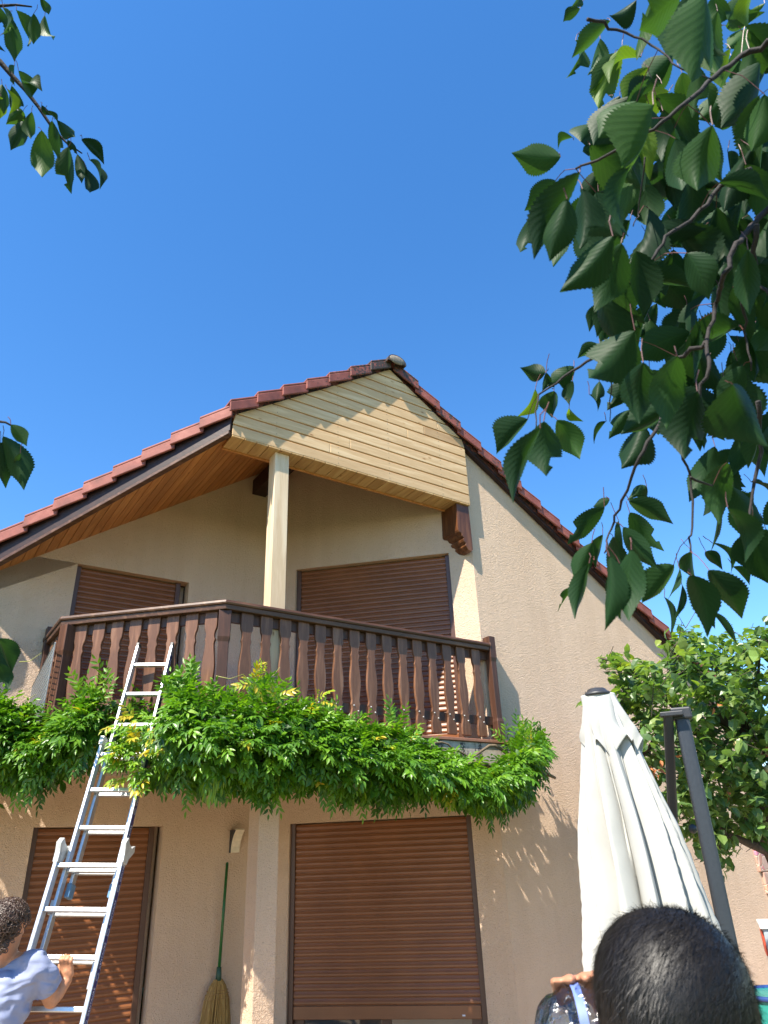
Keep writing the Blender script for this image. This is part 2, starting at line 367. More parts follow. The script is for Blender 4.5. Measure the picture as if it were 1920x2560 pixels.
# right gable wall (plane t=0), splayed wall B, set back wall A
wall_grid((0, 0), (1, 0), (0, -1), [0, 4.62], [GZ - .05], lambda a: roof(a) - .14, [], .1).build('gable_wall', M_ST, house)
HB = [(.26, 2.02, GZ + .02, 1.965), (.26, 2.01, FL + .02, 4.62)]
wall_grid((0, 0), (-r2, r2), (-r2, -r2), [0, KT / r2], [GZ - .05], lambda a: roof(-a * r2) - .16, HB, .12).build('splayed_wall', M_ST, house)
HA = [(-3.69, -2.60, GZ + .02, 1.965), (-3.69, -2.57, FL + .02, 4.325)]
wall_grid((0, KT), (1, 0), (0, -1), [-8.2, -KT], [GZ - .05], lambda a: roof(a) - .16, HA, .13).build('recessed_wall', M_ST, house)
w = MB()   # the rest of the shell, out of the photo: right side, back and left side
w.prism([(4.62, 0.001, GZ), (4.62, 8, GZ), (4.62, 8, roof(4.62) - .16), (4.62, 0.001, roof(4.62) - .16)], (.0, 0, 0.0001))
w.prism([(4.62, 8, GZ), (-8.2, 8, GZ), (-8.2, 8, roof(-8.2) - .16), (SR, 8, ZR - .16), (4.62, 8, roof(4.62) - .16)], (0, .0001, 0))
w.prism([(-8.2, 8, GZ), (-8.2, KT, GZ), (-8.2, KT, roof(-8.2) - .16), (-8.2, 8, roof(-8.2) - .16)], (.0001, 0, 0))
w.build('rear_wall', M_ST, house)
# roller shutters
def shutter(O, u, n, a, b, z0, z1, zb, setb, name_label=None):
    O = np.array(O); u = np.array(u); n = np.array(n)
    P = lambda p, d, z: np.array([O[0] + u[0] * p - n[0] * d, O[1] + u[1] * p - n[1] * d, z])
    mb = MB(); h = .0525; z = z1 - .012; x0, x1 = a + .045, b - .045
    pr = [(0, .0), (.010, .003), (.024, .009), (.038, .009), (.046, .004), (.048, -.004), (.0525, -.004)]
    while z - h > zb + .05:
        vs = []; fs = []
        for (dz, o) in pr: vs += [P(x0, setb - o, z - dz), P(x1, setb - o, z - dz)]
        for i in range(len(pr) - 1): fs.append((2 * i, 2 * i + 2, 2 * i + 3, 2 * i + 1))
        mb.add(vs, fs); z -= h
    sh = mb.build('roller_shutter', M_SHUT, house, smooth=False)
    for (p0, p1) in ((a, a + .05), (b - .05, b)):
        q = MB(); o = P(p0 + .001, setb - .025, z0 + .001); q.obox(o, P(p1 - .001, setb - .025, z0 + .001) - o, P(p0 + .001, setb + .03, z0 + .001) - o, (0, 0, z1 - z0 - .003)); q.build('guide_rail', M_GUIDE, sh, bevel=.004)
    q = MB(); o = P(x0 + .006, setb - .012, zb); q.obox(o, P(x1 - .006, setb - .012, zb) - o, P(x0 + .006, setb + .012, zb) - o, (0, 0, z - zb)); q.build('bottom_bar', M_SHUT, sh, bevel=.004)
    return sh
uB, nB = (-r2, r2), (-r2, -r2)
sh_up = shutter((0, 0), uB, nB, .26, 2.01, FL + .02, 4.62, FL + .03, .07)
sh_lo = shutter((0, 0), uB, nB, .26, 2.02, GZ + .02, 1.965, .385, .06)
shutter((0, KT), (1, 0), (0, -1), -3.69, -2.64, FL + .02, 4.325, FL + .03, .08)
shutter((0, KT), (1, 0), (0, -1), -3.69, -2.66, GZ + .02, 1.965, GZ + .03, .08)
# patio door glass seen under the half raised shutter
P = lambda p, d, z: np.array([uB[0] * p - nB[0] * d, uB[1] * p - nB[1] * d, z])
q = MB(); o = P(.31, .105, GZ + .02); q.obox(o, P(1.97, .105, GZ + .02) - o, P(.31, .112, GZ + .02) - o, (0, 0, .6)); pd = q.build('patio_door', M_GLASS, house)
for a_, b_ in ((.31, .40), (1.10, 1.18), (1.88, 1.97)):
    q = MB(); o = P(a_, .085, GZ + .021); q.obox(o, P(b_, .085, GZ + .021) - o, P(a_, .104, GZ + .021) - o, (0, 0, .598)); q.build('door_stile', M_GUIDE, pd, bevel=.003)
q = MB(); o = P(.45, .045, .405); q.obox(o, P(.475, .045, .405) - o, P(.45, .05, .405) - o, (0, 0, .012)); q.build('sticker', M_LABW, sh_lo)

# roof: planes, verge tiles, ridge
rf = MB()
lp = [(SR, -.06), (-2.88, -.06), (-4.55, 1.61), (-4.75, 1.40), (-8.6, 1.40), (-8.6, 8.3), (SR, 8.3)]
rf.prism([(s, t, roof(s) - .14) for s, t in lp], (0, 0, .10))
rp = [(SR, -.06), (SR, 8.3), (5.1, 8.3), (5.1, -.06)]
rf.prism([(s, t, roof(s) - .14) for s, t in rp], (0, 0, .10))
for side, ss in ((1, np.arange(SR, 5.1, .29)), (-1, np.arange(SR, -8.6, -.29))):     # stepped tile courses over the planes
    for s0 in ss:
        s1 = s0 + side * .31
        t0 = .06 if s0 > -2.7 else (max(.06, -2.6 - s0 + .05) if s0 > -4.5 else 1.55)
        rf.hexa([(s0, t0, roof(s0) - .045), (s1, t0, roof(s1) - .03), (s1, 8.28, roof(s1) - .03), (s0, 8.28, roof(s0) - .045),
                 (s0, t0, roof(s0) - .015), (s1, t0, roof(s1) + .005), (s1, 8.28, roof(s1) + .005), (s0, 8.28, roof(s0) - .015)], (.2 + .2 * random.random(), .4, .5))
roof_o = rf.build('roof', M_TILE, house)
def verge(a, b, n, inw, dark, kick=.028, fh=.125):
    a = np.array(a, float); b = np.array(b, float); inw = np.array(inw, float)
    for i in range(n):
        p = a + (b - a) * (i / n); p2 = a + (b - a) * ((i + 1.12) / n)
        j = (random.random() - .5) * .006
        mb = MB(); dk = dark(i / n) + .12 * (random.random() - .5); T = (dk, random.random() if dk > .5 else 0.1, .5)
        up0 = np.array([0, 0, -.012 + j]); up1 = np.array([0, 0, kick + j]); out0 = -inw * .0; out1 = -inw * (.024 + j)
        def seg(o0, o1, z0, z1):
            mb.hexa([p + inw * o0 + out0 + up0 + (0, 0, z0), p2 + inw * o0 + out1 + up1 + (0, 0, z0), p2 + inw * o1 + out1 + up1 + (0, 0, z0), p + inw * o1 + out0 + up0 + (0, 0, z0),
                     p + inw * o0 + out0 + up0 + (0, 0, z1), p2 + inw * o0 + out1 + up1 + (0, 0, z1), p2 + inw * o1 + out1 + up1 + (0, 0, z1), p + inw * o1 + out0 + up0 + (0, 0, z1)], T)
        seg(0, .024, -fh, -.0225); seg(0, .26, -.022, .004)
        mb.build('verge_tile', M_TILE, roof_o, bevel=.008)
TF = -.145
verge((SR - .02, TF, ZR), (-2.90, TF, roof(-2.90)), 7, (0, 1, 0), lambda f: .50 - .28 * f)
verge((-2.895, TF + .02, roof(-2.895)), (-4.62, 1.595, roof(-4.62)), 9, (r2, r2, 0), lambda f: .12)
verge((SR + .03, TF + .02, ZR), (5.1, TF + .02, roof(5.1)), 21, (0, 1, 0), lambda f: .46 - .5 * f)
q = MB()     # front mortar closers between tile steps + ridge
vs = []; pts = [(SR + .02, TF - .05 + i * .5, ZR + .0) for i in range(18)]
for i in range(17):
    q = MB(); a0 = np.array(pts[i]); a1 = np.array(pts[i + 1]) + np.array([0, .04, -.012])
    ring = [(math.cos(th) * .115, math.sin(th) * .08 - .085) for th in np.linspace(-.15, math.pi + .15, 13)]
    vs = [(a0[0] + x, a0[1], a0[2] + z) for x, z in ring] + [(a1[0] + x * .95, a1[1], a1[2] + z) for x, z in ring]
    fs = [(k, k + 1, 13 + k + 1, 13 + k) for k in range(12)]; fs.append(tuple(range(12, -1, -1)))
    q.add(vs, fs, (.62, .9, .5)); ob = q.build('ridge_tile', M_TILE, roof_o, smooth=False)
    sm = ob.modifiers.new('solid', 'SOLIDIFY'); sm.thickness = .015
q = MB(); q.ell((SR + .02, TF - .055, ZR - .06), (.105, .02, .055), nu=20, nv=10, tint=(.3, .9, .5)); 
M_MOSS = simple('lichen_cement', (.20, .17, .14), .9, 0, 70, .45, .5, .006); q.build('ridge_end_cap', M_MOSS, roof_o, smooth=True)
# bargeboards under the verge tiles
q = MB(); d = (-r2, r2)
def barge(mb, a, b, inw, z0, z1, th):
    a = np.array(a, float); b = np.array(b, float); inw = np.array(inw, float) * th
    mb.hexa([a + (0, 0, z0), b + (0, 0, z0), b + inw + (0, 0, z0), a + inw + (0, 0, z0), a + (0, 0, z1), b + (0, 0, z1), b + inw + (0, 0, z1), a + inw + (0, 0, z1)])
barge(q, (-2.885, -.085, roof(-2.885)), (-4.60, 1.63, roof(-4.60)), (r2, r2, 0), -.275, -.10, .03)
fas = q.build('bargeboard', M_FASCIA, house, bevel=.004)
q = MB(); barge(q, (-2.90, -.095, roof(-2.90)), (-4.61, 1.615, roof(-4.61)), (r2, r2, 0), -.31, -.277, .06); q.build('trim_strip', M_DARKX, fas, bevel=.004)
q = MB(); barge(q, (SR, -.07, ZR), (5.1, -.07, roof(5.1)), (0, 1, 0), -.17, -.125, .06); q.build('bargeboard', M_FASCIA, house)
q = MB(); barge(q, (-4.58, 1.42, roof(-4.58)), (-8.6, 1.42, roof(-8.6)), (0, 1, 0), -.30, -.10, .03); q.build('bargeboard', M_FASCIA, house)
# soffit of the overhang: pine boards running into the house
q = MB(); s0 = -1.06
while s0 > -4.58:
    s1 = s0 - .092; ta0 = .17 if s0 > -2.87 else -.05 + (-2.87 - s0); ta1 = .17 if s1 > -2.87 else -.05 + (-2.87 - s1)
    e0, e1 = (KT + .02 if s0 < -KT else -s0 + .02), (KT + .02 if s1 < -KT else -s1 + .02)
    z0, z1 = roof(s0) - .32, roof(s1 + .006) - .32; sa = s1 + .006
    if ta1 < e1 - .02:
        q.hexa([(sa, ta1, z1), (s0, ta0, z0), (s0, e0, z0), (sa, e1, z1), (sa, ta1, z1 + .018), (s0, ta0, z0 + .018), (s0, e0, z0 + .018), (sa, e1, z1 + .018)], (random.uniform(.2, .8), random.random(), random.random()))
    s0 = s1
sof = q.build('eaves_soffit', M_SOF, house)
q = MB(); q.prism([(-1.06, .15, roof(-1.06) - .29), (-2.87, .15, roof(-2.87) - .29), (-2.87, -.04, roof(-2.87) - .29), (-4.5, 1.59, roof(-4.5) - .29), (-1.64, 1.64, roof(-1.64) - .29), (-1.06, 1.06, roof(-1.06) - .29)], (0, 0, .1)); q.build('soffit_backing', M_FASCIA, sof)
q = MB(); q.prism([(-1.055, .15, ZR - .29), (-1.055, 1.06, ZR - .29), (-.02, .1, roof(-.02) - .29), (-.02, .05, roof(-.02) - .29)], (0, 0, .1)); q.build('soffit_backing', M_SOF, sof)
# timber gable
q = MB(); CB = 5.14; zz = CB; i = 0; bz = .1225
def sl(z): return max(-2.86, SR - (ZR - .115 - z) / ML)
def sr(z): return min(-.03, SR + (ZR - .115 - z) / MR)
while zz < ZR - .14:
    z1 = min(zz + bz - .013, ZR - .12)
    joints = [None]
    cuts = sorted(random.uniform(sl(zz) + .3, sr(zz) - .3) for _ in range(random.choice((0, 1, 1)))) if sr(zz) - sl(zz) > 1.2 else []
    if i == 6: cuts = [-.62]
    xs = ['L'] + cuts + ['R']
    for a, b in zip(xs[:-1], xs[1:]):
        A0, A1 = (sl(zz), sl(z1)) if a == 'L' else (a + .0015, a + .0015); B0, B1 = (sr(zz), sr(z1)) if b == 'R' else (b, b)
        tn = random.uniform(.38, .64)
        if i == 6 and b == 'R': tn = .02
        # tongue and groove look: chamfered lower lip
        q.hexa([(A0, -.08, zz), (B0, -.08, zz), (B0, -.06, zz), (A0, -.06, zz), (A1, -.08, z1), (B1, -.08, z1), (B1, -.06, z1), (A1, -.06, z1)], (tn, random.random(), random.random()))
    zz += bz; i += 1
gab = q.build('timber_gable', M_PALE, house, bevel=.006)
q = MB(); q.prism([(-2.85, -.068, CB + .002), (-.032, -.068, CB + .002), (-.032, -.068, roof(-.032) - .13), (SR, -.068, ZR - .135), (-2.85, -.068, roof(-2.85) - .13)], (0, .225, 0)); q.build('backing_board', M_SOF, gab)
z = CB + .03            # dark nail heads in rows
while z < 6.5:
    for sx in (-2.42, -1.74, -1.12, -.42):
        if sl(z) + .05 < sx < sr(z) - .05:
            q = MB(); q.tube([(sx + random.uniform(-.004, .004), -.0795, z), (sx, -.0815, z)], .0035, 6); q.build('nail_head', M_BLACK, gab)
    z += bz / 2
q = MB(); s0 = -2.86
while s0 < -.05:
    s1 = min(s0 + .122, -.032); q.box((s0 + .003, -.079, CB - .016), (s1 - .003, .145, CB), (random.uniform(.3, .7), random.random(), random.random())); s0 = s1 if s1 < -.033 else 1
q.build('gable_soffit', M_PALE_T, gab, bevel=.003)
q = MB(); q.box((-2.86, .1455, CB - .03), (-.1, .17, CB + .012)); q.build('trim_strip', M_SOF, gab, bevel=.003)
q = MB(); q.box((-2.40, -.03, FL - .005), (-2.256, .105, CB - .0165), (.55, .3, .2)); q.build('timber_post', M_POST, house, bevel=.004)
q = MB(); q.box((-1.91, .16, 5.56), (-1.74, 1.64, 5.75)); q.build('purlin', M_FASCIA, house, bevel=.005)
# carved corbel
cp = [(-.215, 5.125), (-.04, 5.125), (-.035, 4.90), (-.035, 4.60), (-.062, 4.565), (-.105, 4.585), (-.135, 4.63), (-.128, 4.655), (-.155, 4.675), (-.165, 4.70), (-.148, 4.715), (-.175, 4.735), (-.183, 4.765), (-.212, 4.775), (-.222, 4.80)]
q = MB(); q.prism([(s, -.055, z) for s, z in cp], (0, .29, 0)); q.build('corbel', M_CORB, house, bevel=.006)
# balcony slab
path = [(.15, -.13), (-2.86, -.13), (-3.895, .905), (-3.895, 1.64)]
q = MB(); q.prism([(s, t, 2.38) for s, t in path] + [(-KT + .02, KT + .01, 2.38), (.0, .01, 2.38), (.15, -.001, 2.38)], (0, 0, .185)); slab = q.build('balcony_slab', M_CONC, house, bevel=.01)
q = MB(); sweep(q, path, [(.016, 2.567), (.016, 2.595), (-.2, 2.595), (-.2, 2.567)]); q.build('edge_tiles', M_EDGE, slab, bevel=.004)
q = MB(); q.prism([(s, t, 2.5655) for s, t in ((.0, -.01), (-2.80, -.01), (-3.75, .92), (-3.75, 1.63), (-KT, KT - .005), (-.01, 0))], (0, 0, .027)); q.build('floor_tiles', M_EDGE, slab)
q = MB(); q.box((-2.45, -.085, GZ), (-2.285, .10, 2.379)); q.build('balcony_pillar', M_ST, house, bevel=.006)
q = MB(); ck = [(-2.39, 1.62), (-2.395, 1.5), (-2.385, 1.44), (-2.398, 1.3), (-2.39, 1.18)]
# railing
rail = thing('x', (0, 0, 0), None, None); bpy.data.objects.remove(rail)
RZ = 3.55
rp_ = [(.0, -.085), (-2.815, -.085), (-3.832, .932), (-3.832, 1.62)]
q = MB(); sweep(q, rp_, [(.042, RZ - .035), (.047, RZ - .02), (.042, RZ), (-.08, RZ), (-.08, RZ - .035)]); sweep(q, rp_, [(.028, RZ - .075), (.032, RZ - .0355), (-.07, RZ - .0355), (-.07, RZ - .075)])
railing = q.build('balcony_railing', M_DARKX, house, bevel=.004)
q = MB(); sweep(q, rp_, [(-.032, 2.75), (-.032, 2.83), (-.062, 2.83), (-.062, 2.75)]); sweep(q, rp_, [(-.032, 3.39), (-.032, 3.47), (-.062, 3.47), (-.062, 3.39)]); q.build('cross_rail', M_DARK, railing)
BP = [(0, .050), (.13, .050), (.165, .046), (.195, .033), (.225, .027), (.25, .029), (.275, .038), (.295, .031), (.32, .026), (.37, .031), (.45, .043), (.53, .050), (.61, .047), (.68, .036), (.73, .027), (.75, .030), (.772, .039), (.79, .031), (.815, .027), (.85, .036), (.885, .047), (.91, .050), (.985, .050), (1.0, .043)]
def baluster(c, dirv, outv, zt=3.475, zb=2.63):
    mb = MB(); c = np.array(c); dirv = np.array(dirv); outv = np.array(outv)
    Lp = []; Rp = []
    for f, wd in BP:
        wd = (.05 - (.05 - wd) * .68) * 1.07
        z = zt + (zb - zt) * f
        Lp.append((*(c - dirv * wd), z)); Rp.append((*(c + dirv * wd), z))
    n = len(Lp); th = np.array([*(outv * .028), 0])
    vs = [np.array(p) for p in Lp] + [np.array(p) for p in Rp]; vs = vs + [v + th for v in vs]; fs = []
    for k in range(n - 1):
        fs.append((k, k + 1, n + k + 1, n + k)); fs.append((2 * n + k, 3 * n + k, 3 * n + k + 1, 2 * n + k + 1))
        fs.append((k, 2 * n + k, 2 * n + k + 1, k + 1)); fs.append((n + k, n + k + 1, 3 * n + k + 1, 3 * n + k))
    fs += [(0, n, 3 * n, 2 * n), (n - 1, 3 * n - 1, 4 * n - 1, 2 * n - 1)]
    T = (random.uniform(.15, .85), random.random(), random.random())
    mb.add(vs, fs, T); b = mb.build('baluster', M_BAL, railing, bevel=.005)
    for dx, dz in ((-.02, 2.81), (.022, 2.765)):
        s = MB(); p = c + dirv * dx + outv * .0275; s.ell((*p, dz), (.007, .007, .007), nu=8, nv=6); s.build('screw_head', M_ALUW, railing)
    return b
for sx in (-2.618, -2.444, -2.27, -2.097, -1.932, -1.758, -1.585, -1.411, -1.236, -1.061, -.89, -.716, -.535, -.36, -.165): baluster((sx, -.085 + .032), (1, 0), (0, -1))
dl = np.array([-r2, r2]); nl = np.array([-r2, -r2]); c0 = np.array([-2.81, -.08])
for k in (.095, .262, .428, .594, .758, .922, 1.088, 1.254): baluster(c0 + dl * (k + .03) - nl * .032, -dl, nl)
for k in (.16, .33, .50, .66): baluster(np.array([-3.832 + .032, .932 + k]), (0, -1), (-1, 0))
def post(c, zb, zt, wx=.045, wy=.045, rot=0, mt=M_DARK):
    mb = MB(); ca, sa = math.cos(rot), math.sin(rot)
    prof = [(zb, .78), (zb + .03, 1), (zb + .17, 1), (zb + .2, .84), (zt - .26, .84), (zt - .22, 1), (zt, 1)]
    vs = []; fs = []
    for z, k in prof:
        for x, y in ((-wx * k, -wy * k), (wx * k, -wy * k), (wx * k, wy * k), (-wx * k, wy * k)): vs.append((c[0] + x * ca - y * sa, c[1] + x * sa + y * ca, z))
    for i in range(len(prof) - 1):
        for k in range(4): fs.append((i * 4 + k, i * 4 + (k + 1) % 4, (i + 1) * 4 + (k + 1) % 4, (i + 1) * 4 + k))
    fs += [(3, 2, 1, 0), tuple((len(prof) - 1) * 4 + k for k in range(4))]
    mb.add(vs, fs, (random.random(), .4, .5)); mb.build('newel_post', mt, railing, bevel=.005)
post((.035, -.075), 2.61, 3.625, .04, .05); post((-2.80, -.045), 2.61, 3.474, .05, .05, R(-22)); post((-3.80, .90), 2.61, 3.474, .05, .05, R(-67)); post((-3.832, 1.58), 2.61, 3.64, .04, .04)
# pink stone corner at the far right of the wall
def stone():
    M, t, b = mat('pink_stone'); co = coords(t); v = N(t, 'ShaderNodeTexVoronoi', Scale=9.0, feature='DISTANCE_TO_EDGE'); t.links.new(co, v.inputs['Vector'])
    v2 = N(t, 'ShaderNodeTexVoronoi', Scale=9.0); t.links.new(co, v2.inputs['Vector'])
    c = mix(t, .35, (.46, .27, .22), v2.outputs['Color'], 'SOFT_LIGHT'); e = ramp(t, v.outputs[0], [(.03, (0, 0, 0)), (.07, (1, 1, 1))]).outputs[0]
    t.links.new(mix(t, e, (.55, .42, .33), c), b.inputs['Base Color']); b.inputs['Roughness'].default_value = .9; t.links.new(bump(t, e, .7, .02), b.inputs['Normal']); return M
q = MB(); z = GZ; 
while z < 2.0:
    h = random.uniform(.14, .24); e = 4.0 + random.uniform(-.1, .12); q.box((e, -.03 - random.random() * .008, z), (4.64, .02, min(z + h, 2.1) - .002)); z += h
q.build('stone_corner', stone(), house, bevel=.012)

# ------------------------------------------------------------------ wall lamp, broom
lamp = thing('wall_lamp', L(-1.90, KT, 1.73), 'small curved white wall lamp on the shaded wall above the broom', 'lamp', rz=HZ)
q = MB(); arc = [(-.012, 0), (-.016, .05), (-.034, .10), (-.066, .15), (-.112, .192)]
pp_ = [(0.045, t, z) for t, z in arc]; pb = [(0.045, t + .012, z + .012) for t, z in arc][::-1]
q.prism(pp_ + pb, (-.09, 0, 0)); q.build('lamp_shade', M_SHADE, lamp, bevel=.003)
q = MB(); pp_ = [(-.046, t, z) for t, z in arc]; q.prism(pp_ + [(-.046, 0, .195), (-.046, 0, 0)], (-.012, 0, 0)); q.build('side_plate', M_BLACK, lamp)
q = MB(); q.box((-.05, -.006, .02), (.045, .0, .16)); q.build('back_plate', M_BLACK, lamp)
hk = thing('wall_hook', L(-2.0, KT, 1.63), 'tiny metal hook holding the broom on the wall', 'hook', rz=HZ)
q = MB(); q.tube([(0, 0, 0), (0, -.05, -.005), (0, -.075, .0), (0, -.08, .015)], .003, 6); q.build('hook_wire', M_ALUW, hk)
bt = L(-2.0, KT - .075, 1.64); bm_ = L(-2.015, KT - .06, .80)
br = thing('broom', (bm_[0], bm_[1], .3), 'straw broom with green handle hanging on the shaded wall beside the pillar', 'broom')
q = MB(); q.tube([bm_, bt], [.0135, .0125], 12); h_ = q.build('handle', M_BROOM, br, smooth=True, world=True)
q = MB(); q.ell(bt, (.0135, .0135, .012), nu=10, nv=6); q.build('hanging_cap', M_BROOM, h_, smooth=True, world=True)
q = MB(); q.tube([bm_ + (0, 0, .03), bm_ + (0, 0, -.02), bm_ + (0, 0, -.07)], [.02, .024, .026], 12); q.build('ferrule', simple('ferrule_green', (.02, .07, .045), .5), br, smooth=True, world=True)
q = MB(); q2 = MB()
ua3 = np.array([uA[0], uA[1], 0]); na3 = np.array([nA[0], nA[1], 0])
def bw(z): 
    k = (bm_[2] - .05 - z); return .025 + min(k, .1) * .75 + max(0, k - .1) * .16
for i in range(420):
    a = random.uniform(-1, 1); d_ = random.uniform(-1, 1) * math.sqrt(1 - min(1, a * a) * .9)
    pts = []
    for z in (bm_[2] - .06, bm_[2] - .11, bm_[2] - .2, bm_[2] - .33, bm_[2] - .47 + random.uniform(-.03, .03)):
        wv = bw(z); pts.append(np.array([bm_[0], bm_[1], 0]) + ua3 * (a * wv - .03 * (bm_[2] - z)) + na3 * (d_ * min(.03, wv * .5)) + np.array([random.uniform(-.003, .003), random.uniform(-.003, .003), z]))
    q.tube(pts, .0035, 4, (random.random(), random.random(), .5), cap=False)
bris = q.build('bristles', M_BRIS, br, world=True)
q = MB()
for zb in (.14, .165, .20):
    z = bm_[2] - zb; wv = bw(z) + .004
    ring = [np.array([bm_[0], bm_[1], z]) + ua3 * (math.cos(a) * wv - .03 * zb) + na3 * (math.sin(a) * .034) for a in np.linspace(0, 2 * math.pi, 25)]
    q.tube(ring, .003, 5, cap=False)
q.build('binding', M_STRING, bris, world=True)

# ------------------------------------------------------------------ ladder
SCL = .895
P0 = np.array([0, 0, HC]) + SCL * (np.array([-2.119, 6.078, 3.256]) - np.array([0, 0, HC])); LE = np.array([-.048, -.258, -.965]); LE /= np.linalg.norm(LE); STEP = .28 * SCL
pr_, pl_ = at(409, 1647, proj(P0)[2]), at(335.4, 1653, proj(P0)[2])
LU = pr_ - pl_; LU[2] = 0; LU = LU - LE * (LU @ LE); LU /= np.linalg.norm(LU)        # across, to the right
LN = np.cross(LU, LE); LN /= np.linalg.norm(LN)
if LN @ (np.array([0, 0, HC]) - P0) < 0: LN = -LN                                     # towards the camera
kfoot = (GZ + .02 - P0[2]) / LE[2] / STEP
lad = thing('extension_ladder', P0 + LE * STEP * kfoot, 'long aluminium three-section ladder leaning up through the vine to the balcony', 'ladder')
def lp_(k, u, n): return P0 + LE * STEP * k + LU * u + LN * n
def section(name, k0, k1, rungs, hw, dn, rw=.022, rd=.058, label=True):
    root = None
    for sd in (-1, 1):
        q = MB(); o = lp_(k0, sd * (hw + rw / 2) - rw / 2, dn - rd / 2); q.obox(o, LU * rw, LN * rd, LE * STEP * (k1 - k0))
        if root is None: root = q.build(name, M_ALU, lad, bevel=.004, world=True)
        else:
            q.build('side_rail', M_ALU, root, bevel=.004, world=True)
            if label:
                q = MB(); o = lp_(k0 + .4, sd * (hw + rw) + .0006, dn - rd / 2 + .01); q.obox(o, LU * .0008, LN * (rd - .02), LE * STEP * (k1 - k0 - .8)); q.build('blue_label', M_BLUEL, root, world=True)
    q = MB(); o = lp_(k0, -hw - rw - .001, dn - rd / 2); 
    for k in rungs:
        q = MB(); o = lp_(k, -hw, dn - .016) - LE * .013; q.obox(o, LU * 2 * hw, LN * .032, LE * .026); q.build('rung', M_ALU, root, bevel=.004, world=True)
    return root
top = section('top_section', -.72, 6.35, [0, 1, 2, 3, 4.03, 5.03, 6.03], .128, -.075)
mid = section('middle_section', 2.62, 8.6, [3, 4, 5, 6.04, 7.04, 8.04], .162, -.008)
base = section('base_section', 5.62, kfoot, [6, 7, 8, 9, 10, 11, 12], .200, .062, .025, .062)
for sd in (-1, 1):
    q = MB(); o = lp_(-.76, sd * (.128 + .011) - .013, -.075 - .031); q.obox(o, LU * .026, LN * .062, LE * .03); q.build('end_cap', M_BLACK, top, bevel=.004, world=True)
    q = MB(); o = lp_(6.3, sd * (.128 + .011) - .017, -.075 - .036); q.obox(o, LU * .034, LN * .072, LE * .085); q.build('foot_cap', M_BLUEC, top, bevel=.008, world=True)
    q = MB(); c = lambda k, u, n: lp_(k, sd * (.2 + .0125) + u, .062 + n)
    prof = [c(5.45, 0, .0), c(5.36, 0, .03), c(5.50, 0, .06), c(5.72, 0, .04), c(5.95, 0, .034), c(5.95, 0, -.034), c(5.8, 0, -.05), c(5.55, 0, -.12), c(5.40, 0, -.11), c(5.52, 0, -.06)]
    q.prism([p - LU * .017 for p in prof], LU * .034); q.build('hook', M_ALUW, base, bevel=.003, world=True)
    q = MB(); prof = [lp_(2.5, sd * (.162 + .011) - .015, .03), lp_(2.5, sd * (.162 + .011) - .015, -.05), lp_(2.75, sd * (.162 + .011) - .015, -.05), lp_(2.75, sd * (.162 + .011) - .015, .03)]; q.prism(prof, LU * .03); q.build('hook', M_ALUW, mid, bevel=.003, world=True)
    q = MB(); o = lp_(6.75, sd * .187 - .012, -.03); q.obox(o, LU * .024, LN * .05, LE * .08); q.build('guide_clip', M_ALUW, mid, bevel=.003, world=True)
# writing on the right hand label: white lettering and a small ring, repeated down the rail
def ladder_text(k, hw, dn, parent, txt='CENTAURE', size=.024):
    cu = bpy.data.curves.new('lettering', 'FONT'); cu.body = txt; cu.size = size; cu.align_x = 'CENTER'; cu.align_y = 'CENTER'; cu.extrude = .0004; cu.space_character = 1.15
    o = bpy.data.objects.new('lettering', cu); COL.objects.link(o)
    X = -LE; Z = LU; Y = np.cross(Z, X); p = lp_(k, hw + .0020, dn)
    Mx = Matrix(((X[0], Y[0], Z[0], p[0]), (X[1], Y[1], Z[1], p[1]), (X[2], Y[2], Z[2], p[2]), (0, 0, 0, 1)))
    dg = bpy.context.evaluated_depsgraph_get(); me = bpy.data.meshes.new_from_object(o.evaluated_get(dg)); bpy.data.objects.remove(o)
    me.transform(Mx); me.transform(Matrix.Translation([-q_ for q_ in lad.location])); me.materials.clear(); me.materials.append(M_LABW)
    ob = bpy.data.objects.new('lettering', me); COL.objects.link(ob); ob.parent = parent
    r = MB(); c_ = lp_(k + .42, hw + .002, dn); ring = [c_ + LE * math.cos(a) * .019 + LN * math.sin(a) * .014 for a in np.linspace(0, 2 * math.pi, 25)]
    r.tube(ring, .0009, 4, cap=False); r.build('logo_ring', M_LABW, parent, world=True)
bpy.context.view_layer.update()
for k in (4.15, 5.2): ladder_text(k, .162 + .022, -.008, mid)
for k in (6.1, 7.05, 7.95, 8.85): ladder_text(k, .200 + .025, .062, base)
ladder_text(.05, .128 + .022, -.075, top)
q = MB(); a_ = lp_(8.15, -.10, -.035); q.obox(a_ - LU * .012, LU * .022, LN * .002, LE * .11); strap = q.build('webbing_strap', M_ANTH, mid, world=True)
q = MB(); c_ = a_ + LE * .128; q.tube([c_ + LU * math.cos(a) * .014 + LE * math.sin(a) * .018 for a in np.linspace(0, 2 * math.pi, 17)], .003, 6, cap=False); q.build('metal_ring', simple('brass', (.55, .4, .2), .35, .9), strap, world=True)

